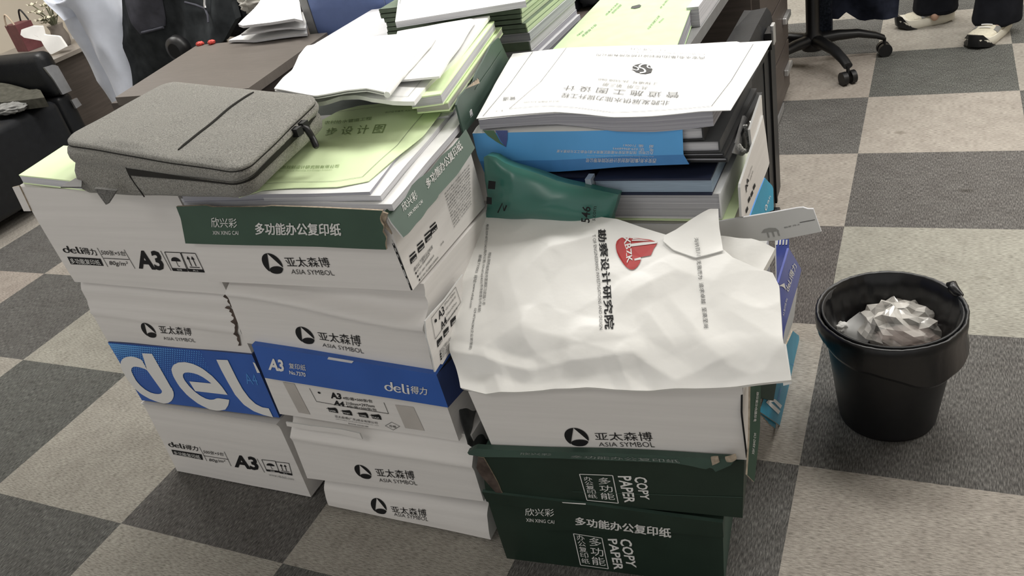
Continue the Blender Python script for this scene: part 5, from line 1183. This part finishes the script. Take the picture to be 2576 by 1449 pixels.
b = MB(); g = qgrid(Surf((-2.0, -.62, .56), (.3, -1, .1)), [(168, 45), (190, 38), (206, 94), (182, 98)], 3, 4); b.sheet(g, V((0, .02, 0)), mat('pale_grey_box', (.52, .51, .49), .6, .2)); b.build('paper_box', label='pale grey upright box on the side table beside the pale blue trousers', cat='box')

# ================================================================= PEOPLE AND CHAIRS
def skin(name, verts, edges, M, parent, sub=2, root=0, fold=0.0, seed=0.0):
    """a continuous tapering surface grown along connected joints; verts = (x, y, z, rx, ry)"""
    me = bpy.data.meshes.new(name); me.from_pydata([V(v[:3]) for v in verts], edges, []); o = bpy.data.objects.new(name, me); COL.objects.link(o)
    s = o.modifiers.new('skin', 'SKIN'); s.use_smooth_shade = True
    for i, v in enumerate(verts):
        sv = me.skin_vertices[0].data[i]; sv.radius = (v[3], v[4] if len(v) > 4 else v[3]); sv.use_root = (i == root)
    ss = o.modifiers.new('sub', 'SUBSURF'); ss.levels = sub; ss.render_levels = sub
    dg = bpy.context.evaluated_depsgraph_get(); dg.update()
    m2 = bpy.data.meshes.new_from_object(o.evaluated_get(dg)); bpy.data.objects.remove(o); m2.name = name
    if fold:
        for v in m2.vertices:
            q = V((v.co.x * 9, v.co.y * 9, v.co.z * 3.2 + seed)); v.co += v.normal * fold * (1 - 2.4 * abs(noise.noise(q)))
    m2.materials.clear(); m2.materials.append(M)
    for p in m2.polygons: p.use_smooth = True
    o = bpy.data.objects.new(name, m2); COL.objects.link(o); o.parent = parent; return o
SKIN = mat('skin', (.52, .33, .24), .55, .35, var=.05); HAIR = mat('black_hair', (.014, .012, .011), .5, .4, var=.2, stretch=(1, 1, .1), scale=90)
def person(base, yaw, feet, label, trouser, top, hem=.80, trouser_r=1.0, shoes=None, hem_z=.08):
    """a standing figure about 1.7 m tall; feet = two (x, y, toe yaw) in the figure's own frame"""
    o = thing('person', base, label, 'person'); o.rotation_euler.z = yaw
    (ax, ay, _), (bx, by, _) = feet
    leg = lambda s, x, y: [(s * .085, 0, .88, .085, .085), (s * .09 * .6 + x * .4, y * .45, .50, .062, .062), (x, y, .10, .036, .040), (x, y - .01, .065, .030, .034), (x, y - .05, .05, .026, .022), (x, y - .09, .042, .024, .016)]
    vs_ = [(0, 0, .95, .135, .10)] + leg(-1, ax, ay) + leg(1, bx, by); ed = [(0, 1)] + [(i, i + 1) for i in range(1, 6)] + [(0, 7)] + [(i, i + 1) for i in range(7, 12)]
    n = len(vs_); vs_ += [(0, 0, 1.12, .13, .095), (0, 0, 1.30, .155, .10), (0, 0, 1.42, .09, .07), (0, 0, 1.49, .05, .052), (0, -.015, 1.58, .078, .092), (0, -.01, 1.67, .072, .085)]
    ed += [(0, n)] + [(n + i, n + i + 1) for i in range(5)]
    for s in (-1, 1):
        k = len(vs_); vs_ += [(s * .17, 0, 1.38, .05, .05), (s * .22, .02, 1.12, .042, .042), (s * .19, -.16, 1.02, .032, .032), (s * .12, -.22, 1.04, .028, .016)]
        ed += [(n + 1, k), (k, k + 1), (k + 1, k + 2), (k + 2, k + 3)]
    skin('body', vs_, ed, SKIN, o, 2)
    for s in (-1, 1):
        for i in range(5):
            f0 = (s * (.12 - .012 * i), -.235 + .006 * i, 1.055 - .012 * i, .0085); f1 = (s * (.085 - .010 * i), -.262 + .004 * i, 1.05 - .014 * i, .008); f2 = (s * (.06 - .008 * i), -.255, 1.035 - .014 * i, .007)
    tr = lambda s, x, y: [(s * .088, 0, .86, .105 * trouser_r, .11 * trouser_r), (s * .09 * .6 + x * .4, y * .45, .50, .088 * trouser_r, .088 * trouser_r), (x, y, .26, .080 * trouser_r, .082 * trouser_r), (x, y, .13, .080 * trouser_r, .084 * trouser_r), (x, y, hem_z, .080 * trouser_r, .086 * trouser_r), (x, y, hem_z - .012, .080 * trouser_r, .086 * trouser_r)]
    tv = [(0, 0, .97, .15, .12)] + tr(-1, ax, ay) + tr(1, bx, by)
    skin('trousers', tv, [(0, 1), (1, 2), (2, 3), (3, 4), (4, 5), (5, 6), (0, 7), (7, 8), (8, 9), (9, 10), (10, 11), (11, 12)], trouser, o, 3, 0, .009, yaw)
    jv = [(0, 0, hem, .165, .135), (0, 0, 1.0, .155, .125), (0, 0, 1.2, .155, .115), (0, 0, 1.36, .16, .11), (0, 0, 1.45, .075, .07)]; je = [(0, 1), (1, 2), (2, 3), (3, 4)]
    for s in (-1, 1): k = len(jv); jv += [(s * .19, 0, 1.36, .065, .065), (s * .235, .02, 1.12, .058, .058), (s * .20, -.13, 1.025, .048, .048)]; je += [(3, k), (k, k + 1), (k + 1, k + 2)]
    skin('top', jv, je, top, o, 3, 0, .006, 3)
    h = MB(); c = V((0, .005, 1.625)); h.rings([[c + V((.092 * math.sin(t) * math.cos(a * math.pi / 12), .106 * math.sin(t) * math.sin(a * math.pi / 12) + .012, .105 * math.cos(t))) for a in range(24)] for t in (.05, .35, .7, 1.0, 1.3)], HAIR)
    me = h.build('hair', origin=(0, 0, 0)); me.parent = o
    return o
def shoe(parent, heel, toe, side, name='shoe'):
    """a chunky cream sneaker from heel to toe on the floor (figure frame)"""
    heel, toe = V(heel), V(toe); d = (toe - heel).normalized(); w = V((d.y, -d.x, 0)); L_ = (toe - heel).length
    CREAM = mat('cream_mesh', (.66, .62, .50), .8, .15, var=.06, scale=160); GREYP = mat('grey_suede', (.25, .25, .24), .8, .1); SOLE = mat('cream_sole', (.70, .67, .58), .6, .2, var=.03)
    at = lambda t, s, z: heel + d * (t * L_) + w * s + V((0, 0, z * 1.2))
    hw = lambda t: .036 + .012 * math.sin(math.pi * min(1, t * .95 + .1)) + .006 * smooth(.45, .75, t) - .030 * smooth(.86, 1.02, t)
    top_ = lambda t: .098 - .052 * smooth(.18, .62, t) - .022 * smooth(.72, 1.0, t)
    up = MB(); rings = []
    for i in range(17):
        t = i / 16; r = []
        for j in range(14):
            a = math.pi * j / 13; s = math.cos(a) * hw(t); z = .028 + (top_(t) - .028) * max(0.0, math.sin(a)) ** .6; r.append(at(t, s, z))
        rings.append(r)
    up.grid(rings, CREAM, True, True); up.add(rings[0], [tuple(range(14))], CREAM); up.add(rings[-1], [tuple(range(14))[::-1]], CREAM)
    u = up.build(name, origin=(0, 0, 0)); u.parent = parent
    so = MB(); rr = []
    for z, ex, te in ((0, 0, .0), (.006, .005, .012), (.022, .006, .016), (.032, .003, .012)):
        r = []
        for i in range(21):
            t = i / 20; r.append(at(-.01 + t * (1.0 + te), hw(t) + ex, z + .012 * smooth(.8, 1, t) + .006 * smooth(.2, 0, t)))
        for i in range(20, -1, -1):
            t = i / 20; r.append(at(-.01 + t * (1.0 + te), -hw(t) - ex, z + .012 * smooth(.8, 1, t) + .006 * smooth(.2, 0, t)))
        rr.append(r)
    so.rings(rr, SOLE, True); s_ = so.build('midsole', origin=(0, 0, 0)); s_.parent = u
    bt = MB(); rr = []
    for z, a_, b_ in ((-.0, .70, 1.0), (.010, .80, 1.012), (.026, .90, 1.022), (.040, .955, 1.012)):
        r = [at(a_ + (b_ - a_) * i / 10, hw(a_ + (b_ - a_) * i / 10) + .0075, z + .010 * smooth(.8, 1, a_ + (b_ - a_) * i / 10)) for i in range(11)]
        r += [at(a_ + (b_ - a_) * i / 10, -hw(a_ + (b_ - a_) * i / 10) - .0075, z + .010 * smooth(.8, 1, a_ + (b_ - a_) * i / 10)) for i in range(10, -1, -1)]; rr.append(r)
    bt.rings(rr, BLACKP, True); t_ = bt.build('toe_cap', origin=(0, 0, 0)); t_.parent = u; t_['label'] = 'black toe cap'
    gp = MB()
    for s in (1, -1):
        g = [[at(t, s * (hw(t) * math.cos(a) + .002), .028 + (top_(t) - .028) * max(0.0, math.sin(a)) ** .6 + .001) for t in (.30, .38, .46, .54, .62)] for a in (.15, .5, .85)]
        gp.grid(g, GREYP)
    gq = gp.build('suede_panel', origin=(0, 0, 0)); gq.parent = u
    lc = MB()
    for i in range(4):
        t = .40 + i * .07; lc.tube([at(t + .01 * math.cos(a), .020 * math.cos(a), top_(t) + .003 + .0015 * math.sin(a)) for a in [math.pi * k / 6 for k in range(7)]], .003, INKW, 6)
    lq = lc.build('laces', origin=(0, 0, 0)); lq.parent = u
    return u
PALE = mat('pale_blue_cotton', (0.70, 0.74, 0.84), .85, .15, var=.04, scale=14, sheen=.2); BLK = mat('black_cotton', (.012, .013, .017), .9, .1, var=.15, scale=20)
pb = person((2.31, .22, 0), 0.0, [(-.095, .14, 0), (.135, -.08, 0)], 'person in wide black trousers and cream sneakers walking past', BLK, mat('dark_grey_top', (.05, .05, .055), .9, .1), .85, 1.12, hem_z=.06)
shoe(pb, (-.035, .165, 0), (-.245, .075, 0), 1); shoe(pb, (.155, -.03, 0), (.050, -.265, 0), -1)
pa = person((-1.31, -.98, 0), math.radians(-15), [(-.09, .02, 0), (.09, -.02, 0)], 'person standing in loose pale blue trousers and a pale blue shirt', PALE, PALE, .84, 1.06)
shoe(pa, (-.09, .05, 0), (-.10, -.20, 0), 1); shoe(pa, (.09, .01, 0), (.10, -.24, 0), -1)

def office_chair(base, yaw, label, seat_z=.47, back_h=.62):
    o = thing('office_chair', base, label, 'chair'); o.rotation_euler.z = yaw
    def put(b, name, parent=o):
        q = b.build(name, origin=(0, 0, 0)); q.parent = parent; return q
    b = MB(); b.rings([ringc(V((0, 0, 0)), r, z, 20) for r, z in ((.045, .075), (.05, .09), (.045, .13), (.028, .15), (.028, seat_z - .06))], BLACKP); put(b, 'gas_column')
    for k in range(5):
        a = k * 2 * math.pi / 5; d = V((math.cos(a), math.sin(a), 0)); w = V((-d.y, d.x, 0)); b = MB(); rr = []
        for t, hh, zz, ww in ((.03, .05, .115, .030), (.10, .045, .118, .027), (.18, .036, .112, .023), (.25, .030, .092, .021), (.285, .024, .075, .020)):
            c = d * t; rr.append([c + w * (ww * math.cos(q * math.pi / 6)) + V((0, 0, zz + hh / 2 * math.sin(q * math.pi / 6))) for q in range(12)])
        b.rings(rr, BLACKP); arm = put(b, 'base_arm')
        b = MB(); c = d * .285
        for s in (-1, 1): b.rings([[c + w * (s * x) + V((0, 0, .027)) + d * (.027 * math.cos(q * math.pi / 10)) + V((0, 0, .027 * math.sin(q * math.pi / 10))) for q in range(20)] for x in (.008, .012, .024, .028)], BLACKP)
        b.tube([c + V((0, 0, .03)), c + V((0, 0, .075))], .007, BLACKP, 8); q = put(b, 'castor', arm)
    rr = MB(); SEAT = mat('black_mesh_fabric', (.018, .019, .022), .9, .1, var=.2, scale=200)
    def pad(name, lo, hi, bev):
        b = MB(); b.box(lo, hi, SEAT); q = put(b, name); m_ = q.modifiers.new('round', 'BEVEL'); m_.width = bev; m_.segments = 3; return q
    pad('seat', (-.24, -.24, seat_z - .05), (.24, .24, seat_z + .03), .035); pad('backrest', (-.23, .21, seat_z + .12), (.23, .28, seat_z + back_h), .035)
    b = MB(); b.tube([V((0, .15, seat_z - .04)), V((0, .30, seat_z)), V((0, .30, seat_z + .3))], .02, BLACKP); put(b, 'back_support')
    for s in (-1, 1):
        b = MB(); b.tube([V((s * .22, 0, seat_z - .03)), V((s * .30, 0, seat_z)), V((s * .30, .02, seat_z + .18))], .014, BLACKP); b.box((s * .30 - .035, -.12, seat_z + .18), (s * .30 + .035, .16, seat_z + .21), BLACKP); put(b, 'armrest')
    return o
# the chair by the pedestal: castors measured on the carpet
office_chair((1.755, -.115, 0), math.radians(-56.3), 'black office chair on castors beside the drawer pedestal, a navy jacket over it')
NAVYC = mat('navy_wool', (0.022, 0.026, 0.042), .9, .1, var=.2, scale=30); DENIM = mat('slate_denim', (0.035, 0.042, 0.060), .9, .1, var=.3, scale=120)
def drape(px, y, th, M, name, label, cat, seed, extra=None, nu=30, nv=24, amp=.015):
    s = Surf((0, y, 0), (0, -1, 0), lambda p: amp * math.sin(p.x * 38 + seed + 3 * noise.noise(p * 4)) + amp * noise.noise(p * 9 + V((seed, 0, 0))))
    g = spatch(s, *px, nu, nv); b = MB(); b.sheet(g, V((0, th, 0)), M); return b, s
b, s = drape(([(2085, -160), (2270, -160)], [(2270, -160), (2265, -40), (2258, 44)], [(2085, 44), (2110, 47), (2128, 32), (2160, 54), (2175, 56), (2200, 49), (2258, 44)], [(2085, -160), (2085, 44)]), -.02, .05, NAVYC, 0, 0, 0, 2.0)
jk = b.build('navy_jacket', label='navy jacket hanging low from the office chair by the pedestal', cat='jacket')
b, s = drape(([(2045, -120), (2092, -120)], [(2092, -120), (2092, 84)], [(2050, 86), (2070, 92), (2092, 84)], [(2045, -120), (2050, 86)]), -.06, .05, DENIM, 0, 0, 0, 1.0, nu=8, nv=16, amp=.008); b.build('sleeve', jk)

# dark jacket over a second chair, beyond the cabinet
bc = office_chair((-.50, -.70, 0), math.radians(160), 'black office chair beyond the cabinet, hidden under a black jacket')
BJ = mat('black_jacket_cloth', (.034, .038, .041), .9, .1, var=.2, scale=18); BJ2 = mat('charcoal_navy_cloth', (.075, .076, .092), .9, .1, var=.15, scale=18)
def folds(p): return .03 * math.sin(p.x * 11 - p.z * 9) + .022 * (1 - 2 * abs(noise.noise(V((p.x * 5 - p.z * 4, p.z * 3, 1))))) + .06 * math.sin((p.x + .95) * 4.2)
sJ = Surf((0, -1.13, 0), (0, -1, .12), folds)
b = MB(); g = spatch(sJ, [(298, -60), (450, -70), (610, -80)], [(610, -80), (612, 0), (622, 40), (600, 92), (560, 112)], [(330, 300), (430, 230), (500, 150), (560, 112)], [(298, -60), (299, 0), (294, 60), (296, 110), (310, 170), (330, 300)], 48, 36)
b.sheet(g, V((0, .035, 0)), BJ)
bj = b.build('black_jacket', label='big black jacket draped over the chair beyond the cabinet', cat='jacket')
k = MB(); sJ2 = Surf(sJ.o + V((0, -.012, 0)), sJ.n, folds)
g = spatch(sJ2, [(318, -140), (428, -145)], [(428, -145), (430, 45), (428, 62)], [(372, 82), (400, 66), (428, 62)], [(318, -140), (330, 10), (352, 55), (372, 82)], 14, 22); k.sheet(g, V((0, .008, 0)), BJ2); k.build('sleeve', bj, label='charcoal sleeve')
k = MB(); k.tube([sJ2(u, v, .006) for u, v in ((488, 0), (515, 7), (545, 14), (560, 28), (566, 45))], .005, BJ2, 6); k.build('seam', bj)
k = MB(); k.tube([sJ2(u, v, .010) for u, v in ((543, -20), (545, 4), (549, 12))], .006, STEEL, 6); k.build('zip', bj, label='steel zip')
k = MB(); k.tube([sJ2(380, 76, .008), sJ2(405, 70, .012), sJ2(428, 64, .008)], .006, BJ2, 6); k.build('pocket_flap', bj)
b = MB(); c = P(450, 122, y=-1.22); b.rings([[c + V((r * math.cos(a * math.pi / 12), y, r * math.sin(a * math.pi / 12))) for a in range(24)] for r, y in ((.030, -.03), (.052, -.02), (.056, .01), (.04, .03))], BLACKP)
ak = b.build('armrest_end', origin=(0, 0, 0)); ak.parent = bc; ak.matrix_parent_inverse = (Matrix.Translation((-.50, -.70, 0)) @ Matrix.Rotation(math.radians(160), 4, 'Z')).inverted()
